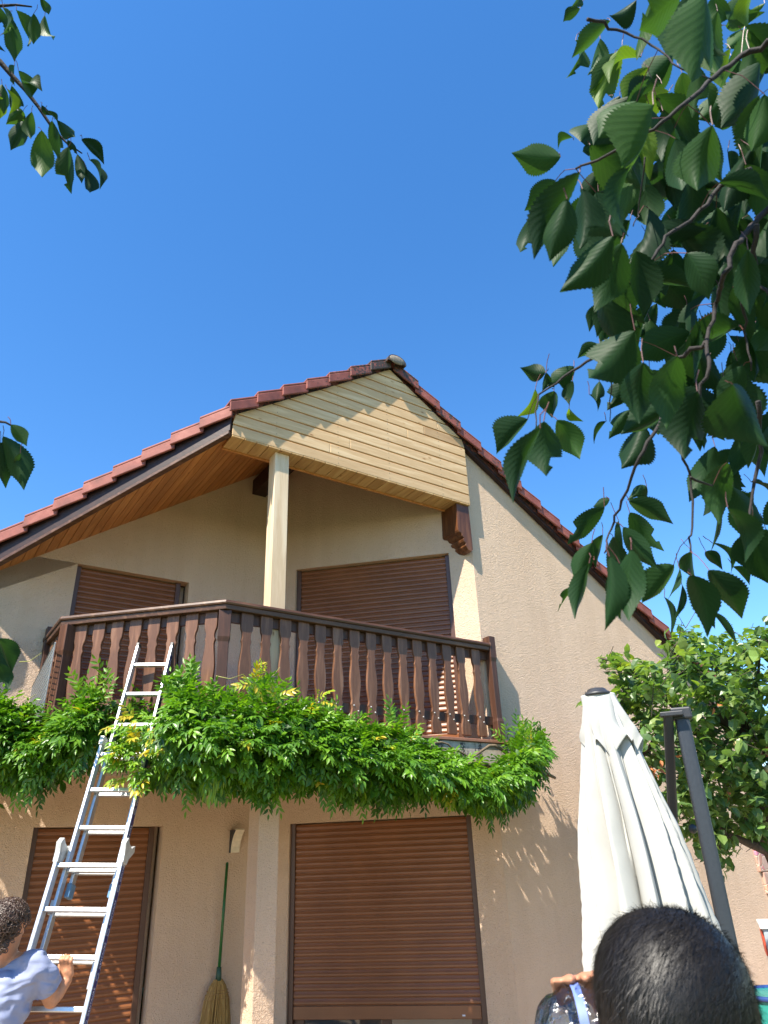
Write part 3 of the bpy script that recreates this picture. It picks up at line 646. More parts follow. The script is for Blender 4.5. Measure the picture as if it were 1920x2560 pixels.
# ------------------------------------------------------------------ lattice panel at the balcony end
lt = thing('lattice_panel', L(-3.89, 1.2, 2.72), 'grey metal lattice panel fixed to the far end of the balcony', 'lattice panel')
q = MB(); C4 = [(.83, 3.30), (1.62, 3.10), (1.62, 2.45), (.86, 2.60)]
def lq(a, b):
    (t0, z0), (t1, z1), (t2, z2), (t3, z3) = C4
    t = (t0 * (1 - a) + t1 * a) * (1 - b) + (t3 * (1 - a) + t2 * a) * b; z = (z0 * (1 - a) + z1 * a) * (1 - b) + (z3 * (1 - a) + z2 * a) * b
    return L(-3.895, t, z)
na_, nb_ = 26, 15
for i in range(na_ + 1): q.tube([lq(i / na_, 0), lq(i / na_, 1)], .0045 if i in (0, na_) else .0028, 4)
for j in range(nb_ + 1): q.tube([lq(0, j / nb_), lq(1, j / nb_)], .007 if j in (0, nb_) else .004, 4)
q.build('wire_mesh', simple('grey_metal', (.40, .39, .38), .5, .3), lt, world=True)

# ------------------------------------------------------------------ foliage builders
class Leaves:
    """numpy collector of many small leaves, each a folded fan of 6 triangles"""
    def __init__(s): s.V = []; s.F = []; s.T = []; s.n = 0
    def leaf(s, base, d, nrm, ln, wd, tint, fold=.25, droop=.15, shape=0):
        d = d / np.linalg.norm(d); sd = np.cross(d, nrm); sd /= np.linalg.norm(sd) + 1e-9; n = np.cross(sd, d)
        if shape == 0: st = ((.30, .85), (.58, .8))
        else: st = ((.28, .92), (.66, .86))
        v = [base]
        for a, w_ in st:
            c = base + d * (ln * a) - n * (droop * ln * a * a)
            v += [c - sd * (wd * .5 * w_) + n * (fold * wd * .5 * w_), c, c + sd * (wd * .5 * w_) + n * (fold * wd * .5 * w_)]
        v.append(base + d * ln - n * (droop * ln))
        o = s.n; s.V += v; s.n += 8
        s.F += [(o, o + 2, o + 1), (o, o + 3, o + 2), (o + 1, o + 2, o + 5, o + 4), (o + 2, o + 3, o + 6, o + 5), (o + 4, o + 5, o + 7), (o + 5, o + 6, o + 7)]
        s.T += [(tint, random.random(), .5)] * 8
    def build(s, name, mat_, parent):
        mb = MB(); mb.v = s.V; mb.f = s.F; mb.t = s.T
        return mb.build(name, mat_, parent, smooth=False, world=True)
def unit(v): return v / (np.linalg.norm(v) + 1e-9)
def rnd3(k=1.0): return RNG.normal(0, k, 3)
def compound(Lv, p, d, up, ln, pairs, lsz, tint, sag=.5):
    """pinnate leaf: leaflets in pairs along a sagging rachis"""
    d = unit(d); pos = p.copy(); st = ln / pairs
    for i in range(pairs + 1):
        dd = unit(d + np.array([0, 0, -sag * (i / pairs)])); pos = pos + dd * st; sd = unit(np.cross(dd, up)); n = np.cross(sd, dd)
        if n[2] < 0 and up[2] > 0: n = -n
        k = lsz * (.75 + .45 * math.sin(math.pi * (i + .7) / (pairs + 1.2)))
        for q_ in ((-1, 1) if i < pairs else (0,)):
            ld = unit(dd * (.75 if q_ else 1) + sd * q_ * .75 + np.array([0, 0, -.22]) + rnd3(.13))
            Lv.leaf(pos, ld, unit(n + rnd3(.25)), k * random.uniform(.85, 1.15), k * random.uniform(.34, .44), min(1, max(0, tint + random.uniform(-.13, .13))), .22, random.uniform(.05, .3))

# ------------------------------------------------------------------ climbing vine along the balcony
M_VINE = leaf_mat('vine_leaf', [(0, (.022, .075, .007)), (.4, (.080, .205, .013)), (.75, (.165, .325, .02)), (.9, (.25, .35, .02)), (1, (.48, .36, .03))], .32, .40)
M_STEM = simple('vine_stem', (.14, .10, .06), .9, 0, 60, .3, .5, .004)
vine = thing('climbing_vine', L(-2.9, -.3, GZ), 'lush green climbing vine spread along the front of the balcony slab', 'vine')
VT = [(0, 1735), (70, 1755), (105, 1800), (165, 1785), (200, 1750), (225, 1735), (285, 1700), (330, 1730), (380, 1765), (425, 1700), (470, 1690), (535, 1745), (600, 1735), (640, 1730), (690, 1760), (760, 1745), (830, 1785), (900, 1795), (1000, 1810), (1060, 1850), (1130, 1885), (1200, 1900), (1245, 1885), (1285, 1850), (1320, 1815), (1335, 1830), (1345, 1860)]
VB = [(0, 1975), (40, 1985), (110, 1985), (135, 1960), (180, 1930), (240, 1910), (330, 1925), (400, 1975), (440, 1960), (500, 1985), (560, 1990), (600, 1975), (660, 2025), (700, 2000), (760, 1990), (860, 2005), (900, 2020), (960, 2035), (1020, 2010), (1060, 2015), (1120, 2010), (1170, 2045), (1240, 2052), (1300, 2020), (1325, 1990), (1338, 1930), (1345, 1880)]
def lerp_tab(tab, x): return float(np.interp(x, [a for a, b in tab], [b for a, b in tab]))
def raydir(x, y):
    v = np.array([x - 960, y - 1280, F_PX]); return np.array([v @ RT, v @ FW, v @ UP])
def hit_edge(x, y, off):
    """point on the vertical sheets 'off' metres outside the balcony edge"""
    d = raydir(x, y); o3 = np.array([0, 0, HC]); best = None
    dl_ = np.array([d[:2] @ uA, d[:2] @ nA]); ol = loc(o3)[:2]
    A = np.array([.6, -.13]); Bp = np.array([-2.86, -.13]); Cp = np.array([-3.895, .905]); Dp = np.array([-6.5, 1.5])
    for (p, q_) in ((A, Bp), (Bp, Cp), (Cp, Dp)):
        e = unit(q_ - p); n = np.array([-e[1], e[0]]);
        if n @ (ol - p) < 0: n = -n
        pp = p + n * off; den = n @ dl_
        if abs(den) < 1e-6: continue
        t = (n @ (pp - ol)) / den; hp = ol + dl_ * t; a = (hp - pp) @ e
        if -off * .6 <= a <= np.linalg.norm(q_ - p) + off * .6 and t > 0 and (best is None or t < best[0]): best = (t, n)
    if best is None: return None
    return o3 + d * best[0], np.array([*(uA * best[1][0] + nA * best[1][1]), 0])
def lad_rel(p):
    r = p - P0; return r @ LE / STEP, r @ LU, r @ LN
def clear(p):       # keep the ladder visible in front of the vine
    k, u, dn = lad_rel(p)
    return -1.2 < k < 6.5 and abs(u) < .235 and dn > -.16 + .02 * k and not (k > 4.6 and dn < -.1)
LV = Leaves(); cnt = 0
while cnt < 4000:
    x = random.uniform(-420, 1345); yt, yb = lerp_tab(VT, x), lerp_tab(VB, x)
    f = random.random(); y = yt + 38 + (yb - yt - 92) * f
    # ragged lower fringe and some gaps to see the wall through
    off = .05 + (.52 if x < 1000 else .62) * (1 - abs(2 * f - .95) ** 1.6) * random.random() ** .6
    if x < 420: off *= .62
    h = hit_edge(x, y, max(.04, off))
    if h is None: cnt += .2; continue
    p, n = h
    k, u, dn = lad_rel(p)
    if abs(u) < .30 and dn > -.17 and -1 < k < 7:
        if dn > -.02 or abs(u) < .24: 
            p = p - n * .25
            if lad_rel(p)[2] > -.13: cnt += .3; continue
    side = unit(np.cross(n, (0, 0, 1)))
    hang = f > .62
    d = n * random.uniform(.5, 1.0) + side * random.uniform(-.75, .75) + np.array([0, 0, random.uniform(-.55, .65) if not hang else random.uniform(-1.1, .1)])
    if f < .22: d[2] += random.uniform(.2, .9)
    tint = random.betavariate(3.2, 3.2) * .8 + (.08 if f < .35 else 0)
    if random.random() < .012: tint = .93
    ln = random.uniform(.11, .19)
    if clear(p) or clear(p + unit(d) * ln): cnt += .3; continue
    compound(LV, p, d, unit(np.array([0, 0, 1]) + n * .35 + rnd3(.3)), ln, random.choice((4, 5, 5, 6)), random.uniform(.048, .070), tint, .9 if hang else .45)
    cnt += 1
for i in range(5200):          # inner filler leaves, added to block sun, shade put into their dark tint
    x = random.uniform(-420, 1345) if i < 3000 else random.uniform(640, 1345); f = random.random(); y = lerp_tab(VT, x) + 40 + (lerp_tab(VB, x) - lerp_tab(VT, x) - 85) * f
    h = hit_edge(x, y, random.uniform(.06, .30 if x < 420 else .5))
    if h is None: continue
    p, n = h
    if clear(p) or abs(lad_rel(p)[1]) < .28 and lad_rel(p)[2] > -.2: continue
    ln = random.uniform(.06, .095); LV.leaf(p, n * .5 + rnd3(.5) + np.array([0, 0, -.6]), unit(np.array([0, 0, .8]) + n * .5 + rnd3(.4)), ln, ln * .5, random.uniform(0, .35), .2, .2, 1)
for i in range(5000):          # filler leaves right under and against the slab edge, added to block sun
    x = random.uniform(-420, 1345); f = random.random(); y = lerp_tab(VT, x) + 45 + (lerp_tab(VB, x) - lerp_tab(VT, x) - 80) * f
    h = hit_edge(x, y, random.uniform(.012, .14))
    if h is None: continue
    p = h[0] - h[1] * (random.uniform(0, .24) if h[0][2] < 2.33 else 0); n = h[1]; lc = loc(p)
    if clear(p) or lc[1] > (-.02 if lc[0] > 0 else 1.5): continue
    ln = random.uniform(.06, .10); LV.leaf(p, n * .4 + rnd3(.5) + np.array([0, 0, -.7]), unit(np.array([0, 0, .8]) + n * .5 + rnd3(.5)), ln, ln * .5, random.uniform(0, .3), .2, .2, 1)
for i in range(2600):          # mostly unseen vine filler left of the slab, added to shade the shutter
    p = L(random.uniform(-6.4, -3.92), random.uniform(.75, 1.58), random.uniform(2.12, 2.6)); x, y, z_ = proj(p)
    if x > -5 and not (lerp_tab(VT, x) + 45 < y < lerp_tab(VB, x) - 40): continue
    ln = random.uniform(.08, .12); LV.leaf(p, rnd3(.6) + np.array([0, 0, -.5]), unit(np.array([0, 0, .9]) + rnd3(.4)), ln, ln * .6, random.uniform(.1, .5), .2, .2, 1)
# hanging sprigs along the lower fringe
for i in range(170):
    x = random.uniform(0, 1360); yb = lerp_tab(VB, x); h = hit_edge(x, yb - random.uniform(40, 90), random.uniform(.05, .3))
    if h is None: continue
    p, n = h
    if abs(lad_rel(p)[1]) < .28: continue
    compound(LV, p, np.array([0, 0, -1]) + n * random.uniform(-.1, .5) + rnd3(.25), n, random.uniform(.13, .2), 5, .058, random.betavariate(2, 3) * .7, .3)
# upright shoots on the top edge
for x, y, c_ in ((425, 1705, 9), (455, 1695, 9), (285, 1705, 7), (300, 1720, 6), (228, 1735, 5), (545, 1740, 6), (615, 1730, 8), (645, 1725, 7), (700, 1755, 5), (830, 1785, 5), (985, 1805, 6), (1285, 1850, 9), (1320, 1830, 9), (1330, 1840, 7)):
    for k in range(c_):
        h = hit_edge(x + random.uniform(-28, 28), y + random.uniform(12, 55), random.uniform(.05, .28))
        if h is None: continue
        p, n = h
        dv = np.array([0, 0, 1.0]) + n * random.uniform(-.2, .5) + rnd3(.3)
        if clear(p) or clear(p + unit(dv) * .2) or clear(p + unit(dv) * .1): continue
        compound(LV, p, dv, n, random.uniform(.14, .22), 5, .06, random.uniform(.4, .8), .3)
# sprigs growing in front of the ladder on its right hand side, some turning yellow
for k_, u_, c_ in ((2.35, .02, 5), (2.6, .10, 8), (2.9, .02, 9), (3.1, .13, 9), (3.35, .05, 9), (3.6, .16, 8), (3.85, .19, 6), (2.2, .2, 5)):
    for j in range(c_):
        p = lp_(k_ + random.uniform(-.15, .15), u_ + random.uniform(-.06, .10), random.uniform(.03, .12))
        compound(LV, p, LU * random.uniform(-.9, .6) + LN * random.uniform(.3, 1) + np.array([0, 0, random.uniform(-.5, .5)]), unit(LN + np.array([0, 0, 1.0]) + rnd3(.2)), random.uniform(.11, .17), 5, .055, random.choice((.5, .6, .7, .7, .8, .97)), .5)
fol = LV.build('foliage', M_VINE, vine)
# yellow clusters
LY = Leaves()
for x, y in ((625, 1702), (640, 1695), (700, 1745), (790, 1750), (1120, 1968), (1135, 1975), (355, 1850), (395, 1870), (330, 1795), (1320, 1862)):
    for k in range(3):
        h = hit_edge(x + random.uniform(-12, 12), y + random.uniform(-6, 14), .42)
        if h is None: continue
        p, n = h; compound(LY, p, n * .6 + np.array([0, 0, random.uniform(-.3, .9)]) + rnd3(.4), unit(n + np.array([0, 0, .6])), .12, 5, .05, random.uniform(.88, 1), .4)
yl = LY.build('yellowing_leaves', M_VINE, vine)
# seed pod cluster hanging below
LP = Leaves()
for i in range(60):
    x = 535 + random.gauss(0, 14); y = random.uniform(1910, 1995); h = hit_edge(x - (y - 1950) * .05, y, .33 + random.uniform(-.03, .04))
    if h is None: continue
    p, n = h; LP.leaf(p, np.array([0, 0, -1.0]) + rnd3(.12), n, random.uniform(.06, .10), .014, random.uniform(.74, .9), .1, 0)
pods = LP.build('seed_pods', M_VINE, vine); tag(pods, 'pale green hanging pods')
q = MB()
for dz, of in ((2.40, .10), (2.48, .05), (2.32, .16)):
    pts = []
    for i in range(60):
        s = .5 - i * .07
        if s > -2.86: p2 = (s, -.13 - of)
        else:
            e = (-2.86 - s); p2 = (-2.86 - e * r2 - of * .7, -.13 + e * r2 - of * .7)
        pts.append(L(p2[0], p2[1], dz + .05 * math.sin(i * .7 + of * 30) + random.uniform(-.015, .015)))
    q = MB(); q.tube(pts, [.014 + .006 * math.sin(i * .3) for i in range(60)], 7); q.build('woody_stem', M_STEM, vine, smooth=True, world=True)
for (x0, y0, x1, y1) in ((48, 1655, 104, 1632), (540, 1690, 610, 1685), (668, 1690, 700, 1668), (300, 1740, 318, 1700), (60, 1740, 90, 1735), (425, 1760, 520, 1758)):
    h0 = hit_edge(x0, y0, .15); h1 = hit_edge(x1, y1, .2)
    if h0 and h1:
        mid_ = (h0[0] + h1[0]) / 2 + (0, 0, -.03); q = MB(); q.tube([h0[0], mid_, h1[0]], [.004, .0035, .002], 5); q.build('tendril', simple('tendril_green', (.28, .27, .07), .6), vine, smooth=True, world=True)

# ------------------------------------------------------------------ quince tree behind the parasol
M_QU = leaf_mat('quince_leaf', [(0, (.04, .085, .03)), (.5, (.095, .165, .046)), (.8, (.17, .24, .055)), (.93, (.24, .28, .04)), (1, (.32, .34, .05))], .3, .38, (1.7, 1.7, 1.6))
M_BARK = simple('dark_bark', (.065, .045, .035), .9, 0, 45, .4, .7, .008)
tb = at(1960, 2200, 5.7); tree = thing('quince_tree', (tb[0] + .25, tb[1] + .1, GZ), 'leafy quince tree with pale fruit between the parasol mast and the gable wall', 'tree')
troot = np.array(tree.location)
q = MB(); trunk = [troot, troot + (-.03, 0, .6), troot + (-.12, .02, 1.2), at(1915, 2080, 5.7), at(1885, 1980, 5.75), at(1850, 1860, 5.9), at(1820, 1740, 6.0)]
q.tube(trunk, [.12, .105, .095, .085, .06, .04, .02], 10); tk = q.build('trunk', M_BARK, tree, smooth=True, world=True)
LIMB = [[(1925, 2130, 5.7), (1870, 2108, 5.65), (1810, 2080, 5.6), (1770, 2030, 5.55)], [(1885, 1980, 5.75), (1800, 1900, 5.7), (1720, 1800, 5.8), (1640, 1720, 5.9), (1560, 1660, 6.0), (1500, 1645, 6.0)], [(1850, 1860, 5.9), (1760, 1740, 6.0), (1700, 1640, 6.1), (1680, 1575, 6.1)], [(1850, 1860, 5.9), (1890, 1740, 5.9), (1900, 1640, 6.0)], [(1890, 1990, 5.75), (1960, 1850, 5.8), (2000, 1700, 5.9)], [(1820, 2085, 5.6), (1790, 2130, 5.55), (1760, 2160, 5.5)], [(1760, 1740, 6.), (1640, 1840, 5.8), (1600, 1900, 5.8)], [(1700, 1800, 5.8), (1610, 1790, 5.9), (1530, 1760, 5.95)]]
for lb in LIMB:
    P_ = [at(*a) for a in lb]; q = MB(); q.tube(P_, list(np.linspace(.045 if lb[0][0] > 1840 else .022, .006, len(P_))), 8); q.build('branch', M_BARK, tree, smooth=True, world=True)
CROWN = [(1510, 1640), (1540, 1632), (1570, 1660), (1625, 1655), (1660, 1650), (1672, 1600), (1700, 1560), (1760, 1595), (1820, 1585), (1880, 1575), (1990, 1580), (2080, 1750), (2050, 2050), (1935, 2090), (1895, 2110), (1840, 2080), (1830, 2180), (1795, 2190), (1760, 2150), (1740, 2105), (1700, 2100), (1690, 2060), (1660, 2000), (1620, 1950), (1560, 1900), (1530, 1830), (1460, 1790), (1455, 1740), (1530, 1740), (1535, 1700), (1508, 1665)]
def inside(x, y, poly):
    c = False; j = len(poly) - 1
    for i in range(len(poly)):
        (xi, yi), (xj, yj) = poly[i], poly[j]
        if (yi > y) != (yj > y) and x < (xj - xi) * (y - yi) / (yj - yi) + xi: c = not c
        j = i
    return c
LQ = Leaves(); cen = []
while len(cen) < 800:
    x, y = random.uniform(1450, 2080), random.uniform(1560, 2200)
    if not inside(x, y, CROWN): continue
    edge_ = x < 1600 or y < 1620
    cen.append((at(x, y, random.uniform(5.2, 6.5) if not edge_ else random.uniform(5.7, 6.2)), x, y))
for c_, x, y in cen:
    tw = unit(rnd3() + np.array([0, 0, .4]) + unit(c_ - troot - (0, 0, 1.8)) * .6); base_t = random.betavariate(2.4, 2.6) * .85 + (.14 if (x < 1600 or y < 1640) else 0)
    for k in range(random.randint(6, 10)):
        p = c_ + tw * (k * .026 - .09) + rnd3(.012); sd = unit(np.cross(tw, rnd3()) + np.array([0, 0, -.15]))
        px, py, _ = proj(p + sd * .05)
        if not inside(px, py, CROWN) and random.random() < .75: continue
        lnf = random.uniform(.07, .105); LQ.leaf(p, sd + tw * .4 + rnd3(.15), unit(np.array([0, 0, 1.0]) + rnd3(.55) - SUN_TRAVEL * .3), lnf, lnf * random.uniform(.6, .74), min(1, max(0, base_t + random.uniform(-.15, .15))), .25, random.uniform(.1, .45), 1)
    q = None
LQ.build('crown', M_QU, tree)
q = MB()
for c_, x, y in cen[::3]:
    q.tube([c_ + rnd3(.09), c_, c_ + rnd3(.09)], [.002, .004, .002], 4, cap=False)
tag(q.build('twigs', M_BARK, tree, world=True), kind='stuff')
M_FR = simple('quince_fruit', (.34, .27, .12), .7, 0, 30, .2, .2); M_BRL = simple('dead_leaf', (.35, .11, .03), .7)
for x, y in ((1842, 1862), (1842, 1920), (1918, 1922)):
    q = MB(); c_ = at(x, y, 5.28); q.ell(c_, (.022, .022, .026), nu=12, nv=8); q.build('quince_fruit', M_FR, tree, smooth=True, world=True)
LD = Leaves()
for x, y in ((1632, 1922), (1640, 1930), (1628, 1935), (1655, 1898), (1682, 1888), (1785, 1765), (1828, 1985), (1645, 1918)):
    for k in range(2): LD.leaf(at(x, y, 5.25) + rnd3(.015), rnd3() + np.array([0, 0, -1.0]), rnd3(), .055, .03, .5, .5, .5)
LD.build('withered_leaves', M_BRL, tree)

# ------------------------------------------------------------------ cherry trees overhead
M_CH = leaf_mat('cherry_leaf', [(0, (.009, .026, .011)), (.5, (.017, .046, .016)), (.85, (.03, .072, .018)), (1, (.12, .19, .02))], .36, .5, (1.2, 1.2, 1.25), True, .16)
M_CBARK = simple('cherry_bark', (.02, .015, .015), .85, 0, 70, .35, .8, .004)
M_PET = simple('red_petiole', (.11, .035, .03), .5)
class BigLeaves(MB):
    def big(s, base, tip, nrm, wr=.48, curl=.12, fold=.3, tint=.4, ser=.035, bend=0, wav=.0, bite=None):
        base = np.asarray(base); tip = np.asarray(tip); ax = tip - base; ln = np.linalg.norm(ax); d = ax / ln
        sd = np.cross(d, nrm); sd /= np.linalg.norm(sd) + 1e-9; n = np.cross(sd, d); NA, NC = 40, 7
        o = len(s.v); vs = []; uv = []; ph = random.random() * 6
        for i in range(NA + 1):
            u = i / NA; w = math.sin(math.pi * u ** .90) ** .80 if 0 < u < 1 else 0.0
            if u > .62: w *= 1 - .55 * ((u - .62) / .38) ** .85
            mx = w * wr * ln * .5
            c = base + d * (ln * u) + n * (curl * ln * math.sin(math.pi * u)) + sd * (bend * ln * math.sin(math.pi * u))
            for j in range(NC):
                v = -1 + 2 * j / (NC - 1); e = mx * abs(v)
                if abs(v) == 1: e *= 1 + ser * (1.6 if i % 2 else -1.2)
                if bite and bite[0] < u < bite[1] and v * bite[2] > 0: e *= .35
                q_ = c + sd * (math.copysign(e, v) if v else 0) + n * (fold * e * (.6 + .5 * abs(v)) + wav * ln * math.sin(u * 9 + ph + v) * abs(v))
                vs.append(q_); uv.append((u, v))
        fs = [(o * 0 + i * NC + j, i * NC + j + 1, (i + 1) * NC + j + 1, (i + 1) * NC + j) for i in range(NA) for j in range(NC - 1)]
        s.add(vs, fs, (tint, random.random(), .5)); s.uv = (s.uv or []) + uv
CAM = np.array([0, 0, HC]); TW = []
def cherry_leaf(B_, PT, bx, by, tx, ty, wr=None, dep=None, tint=None, pet=None):
    lpx = math.hypot(tx - bx, ty - by); real = random.uniform(.095, .125)
    dd = dep if dep else min(1.75, max(.95, F_PX * real / max(lpx, 70) * random.uniform(.85, 1.0)))
    base = at(bx, by, dd); tl = unit(at(tx, ty, dd) - base)
    tip = at(tx, ty, dd + random.uniform(-.035, .03))
    view = unit(CAM - base)
    nrm = unit(-view * random.uniform(.35, 1) + rnd3(.45) + np.array([0, 0, .25]))
    if wr is None: wr = random.uniform(.42, .60)
    B_.big(base, tip, nrm, wr * random.uniform(.86, 1.08), random.uniform(-.08, .22), random.uniform(.2, .95), (random.uniform(.62, .97) if by < 330 and random.random() < .55 else random.betavariate(2, 3)) if tint is None else tint, .04, random.uniform(-.09, .09), random.uniform(0, .022),  # many leaves near the top get a paler tint, painted as sunlit
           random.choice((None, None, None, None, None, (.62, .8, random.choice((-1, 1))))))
    pe = base + (unit(base - tip) * .3 + np.array([0, 0, .7]) + rnd3(.25)) * random.uniform(.02, .04)
    if len(TW):
        dq = np.linalg.norm(np.array(TW) - base, axis=1); i_ = int(dq.argmin())
        if dq[i_] < .11: pe = TW[i_]
    m1 = base + (pe - base) * .5 + np.array([0, 0, .12 * np.linalg.norm(pe - base)]) + rnd3(.002)
    PT.tube([base, base + (m1 - base) * .55 + np.array([0, 0, .002]), m1, pe], .0009, 4, cap=False)
    return dd
ZA = lambda x, y: (1220 + x / 2.37, y / 2.37)
ZB = lambda x, y: (1220 + x / 2.37, 750 + y / 2.37)
LA = [(520,240,460,465),(665,230,590,445),(750,315,602,555),(905,340,720,500),(950,400,800,620),(1100,330,940,500,.9),(1030,480,990,630),(545,50,445,130),(540,-30,490,45),(880,0,715,90,.8),(1150,-60,895,180,.85),(1280,-40,1205,490,.62),(1140,80,1050,320),(1410,150,1640,70),(1580,150,1410,290),(1560,240,1500,500),(1640,20,1550,60),(1440,330,1480,510),(1640,400,1530,620,.8),(1400,560,1250,710,.7),(1250,400,1210,700),(880,600,655,820,.9),(640,730,550,840,.9),(640,850,560,900),(430,930,138,905,.62),(500,815,415,885,.8),(980,620,790,990,.75),(960,640,900,930),(1100,770,970,960,.6),(1200,740,1230,980),(1110,820,1150,1130),(1330,740,1240,1130,.7),(1500,690,1340,750),(1340,770,1390,1080),(1480,770,1540,1040),(1640,560,1560,900,.6),(1660,820,1600,1060),(400,1070,215,1250,.6),(545,1020,272,1540,.42),(250,1290,190,1495),(470,1180,365,1550),(440,1280,385,1580,.35),(560,1120,545,1480,.5),(660,1000,600,1230,.55),(760,990,765,1100,.8),(890,940,790,1070),(760,1100,640,1150),(640,1140,795,1400,.75),(840,980,830,1400,.4),(930,1090,960,1300),(1060,1000,1110,1250),(740,1400,425,1730,.58),(790,1440,628,1855,.5),(880,1490,920,1880,.6),(980,1370,950,1570,.6),(790,1650,720,1860),(1250,1100,1130,1280,.6),(1370,1330,1180,1400),(1370,1080,1665,1190,.45),(1460,1240,1610,1220,.4),(1350,1210,1290,1370),(1240,1420,1230,1640,.6),(1400,1420,1330,1700,.7),(1480,1430,1500,1770,.5),(1540,1480,1550,1870,.4),(1100,1480,1050,1700,.8),(1180,1500,1310,1780,.7),(1050,1680,1190,1860,.9),(1060,1380,1170,1470),(1490,1340,1400,1430),(1300,1020,1200,1170),(1150,430,1210,620),(1280,120,1420,330),(1560,-40,1420,120),(1350,-40,1300,180,.8),(1000,700,1060,900),(1280,880,1180,1090,.7),(1420,900,1470,1120,.6),(1560,950,1520,1200,.5),(1010,1120,920,1330,.6),(1130,1200,1040,1400,.6),(1290,1560,1180,1800,.6)]
LB = [(870,180,598,465,.72),(690,10,600,190),(750,130,665,250),(665,270,530,345,.6),(340,430,190,400,.7),(345,430,320,540),(510,395,350,510,.6),(280,530,168,695,.7),(390,540,380,700,.8),(500,480,480,620,.8),(235,705,50,915,.68),(310,760,150,1205,.36),(330,720,345,1045,.75),(410,710,545,945,.62),(480,640,565,720,.5,None,1.0),(600,560,650,660),(660,480,640,600),(845,450,705,655,.55),(920,370,895,735,.6),(700,720,628,850,.5),(845,650,715,825,.6),(920,735,790,1000,.62),(1000,560,1010,800,.7),(1120,330,1060,770,.5),(1240,540,1165,945,.68),(1300,600,1405,835,.5),(1230,480,1330,570),(1450,500,1660,870,.75),(1440,300,1610,455,.6),(1350,60,1475,45,.35),(1400,150,1575,180,.4),(1430,210,1630,250),(1560,300,1670,400),(1460,890,1272,1018,.5),(1480,850,1640,1050,.6),(1400,1010,1530,1110),(1380,1040,1370,1140,.7),(1330,1180,1340,1260),(1390,1140,1510,1310,.7),(1450,1110,1650,1330,.6),(1560,1080,1670,1140),(1365,1200,1320,1490,.6),(1420,1230,1520,1560,.5),(1330,1440,1440,1620,.5),(1570,1340,1660,1680,.7),(1530,1380,1570,1620,.6),(940,1105,825,1185,.7),(720,1180,622,1225,.6),(690,1225,468,1450,.48),(835,1190,1100,1330,.46),(840,1260,1045,1490,.5),(800,1345,1010,1595,.45),(775,1310,800,1520,.45),(615,1440,515,1690,.45),(680,1390,640,1590,.4),(740,1400,725,1720,.45),(600,1560,515,1890,.3),(545,1690,415,1845,.36),(720,1520,690,1960,.4),(850,1480,835,1905,.5),(780,1560,785,1890,.4),(1100,1570,908,1800,.62),(1210,1490,1230,1660,.9),(1135,1590,1065,1780,.4),(1045,1760,1080,1985,.4),(1150,1690,1100,1900,.35),(1200,1630,1300,2000,.4),(1240,1680,1345,1950,.4),(1310,1600,1505,1890,.55),(1290,1490,1390,1600,.5),(1330,1850,1475,2040,.3),(1450,1580,1550,1690,.5),(1050,420,1000,640,.6),(1180,200,1060,420,.6),(960,120,1010,330,.6),(1540,640,1640,830,.6),(1600,760,1540,1000,.55),(1500,420,1400,640,.6),(1000,20,900,220,.5),(1180,60,1120,300,.6),(1280,420,1190,640,.6)]  # one leaf carries the full tint, painted as sunlit
BRN = [[ZA(590,115),ZA(760,175),ZA(970,270),ZA(1150,410),ZA(1330,470)],[ZA(1720,230),ZA(1500,330),ZA(1350,450),ZA(1170,610),ZA(980,770),ZA(650,950),ZA(520,1000)],[ZA(930,930),ZA(890,1270),ZA(860,1340)],[ZA(1560,1000),ZA(1380,1100),ZA(1200,1310),ZA(1050,1400),ZA(960,1560),ZA(950,1700)],[ZA(1760,1120),ZA(1660,1240),ZA(1560,1340),ZA(1470,1440),ZA(1400,1620),ZA(1383,1700),ZB(1350,20),ZB(1300,220),ZB(1310,400),ZB(1240,640),ZB(1150,910),ZB(1200,1050),ZB(1210,1350),ZB(1200,1490)],[ZA(1590,1330),ZA(1570,1640),ZA(1670,1750)],[ZB(1290,250),ZB(1130,340),ZB(1060,560),ZB(990,780),ZB(900,930),ZB(790,1190),ZB(730,1360),ZB(690,1500)],[ZB(1200,1050),ZB(1330,1100)],[ZB(1525,-40),ZB(1515,180),ZB(1560,420)],[ZB(700,300),ZB(500,420),ZB(300,560),ZB(285,760)],[ZB(730,470),ZB(722,720)],[ZB(1600,600),ZB(1620,900),ZB(1560,1200),ZB(1530,1380)]]
BRR = [(.006,.002),(.012,.004),(.003,.002),(.009,.004),(.012,.003),(.010,.005),(.009,.003),(.005,.003),(.006,.003),(.006,.002),(.0025,.0015),(.009,.003)]
ct = thing('cherry_tree', (2.3, .1, GZ), 'cherry tree whose large dark serrated leaves hang in the upper right foreground', 'tree')
q = MB(); q.tube([(2.3, .1, GZ), (2.28, .12, .8), (2.2, .2, 1.6), (1.95, .45, 2.4), at(2130, 420, 1.45)], [.13, .11, .09, .05, .022], 12); q.build('trunk', M_CBARK, ct, smooth=True, world=True)
rootp = at(2130, 420, 1.45)
for pts, (r0, r1) in zip(BRN, BRR):
    dps = 1.32; P_ = [at(x, y, dps + .05 * math.sin(i * 1.3)) for i, (x, y) in enumerate(pts)]
    if pts[0][0] > 1900: P_ = [rootp] + P_
    PP = [P_[0]]
    for a, b in zip(P_[:-1], P_[1:]):      # knobbly twigs
        for k in (1, 2, 3, 4): PP.append(a + (b - a) * k / 4 + (rnd3(.0022) if k < 4 else 0))
    TW += PP
    rr = np.linspace(r0, r1, len(PP)) * .5 * (1 + .18 * RNG.random(len(PP))); q = MB(); q.tube(PP, list(rr), 8); q.build('branch', M_CBARK, ct, smooth=True, world=True)
BL, PT = BigLeaves(), MB()
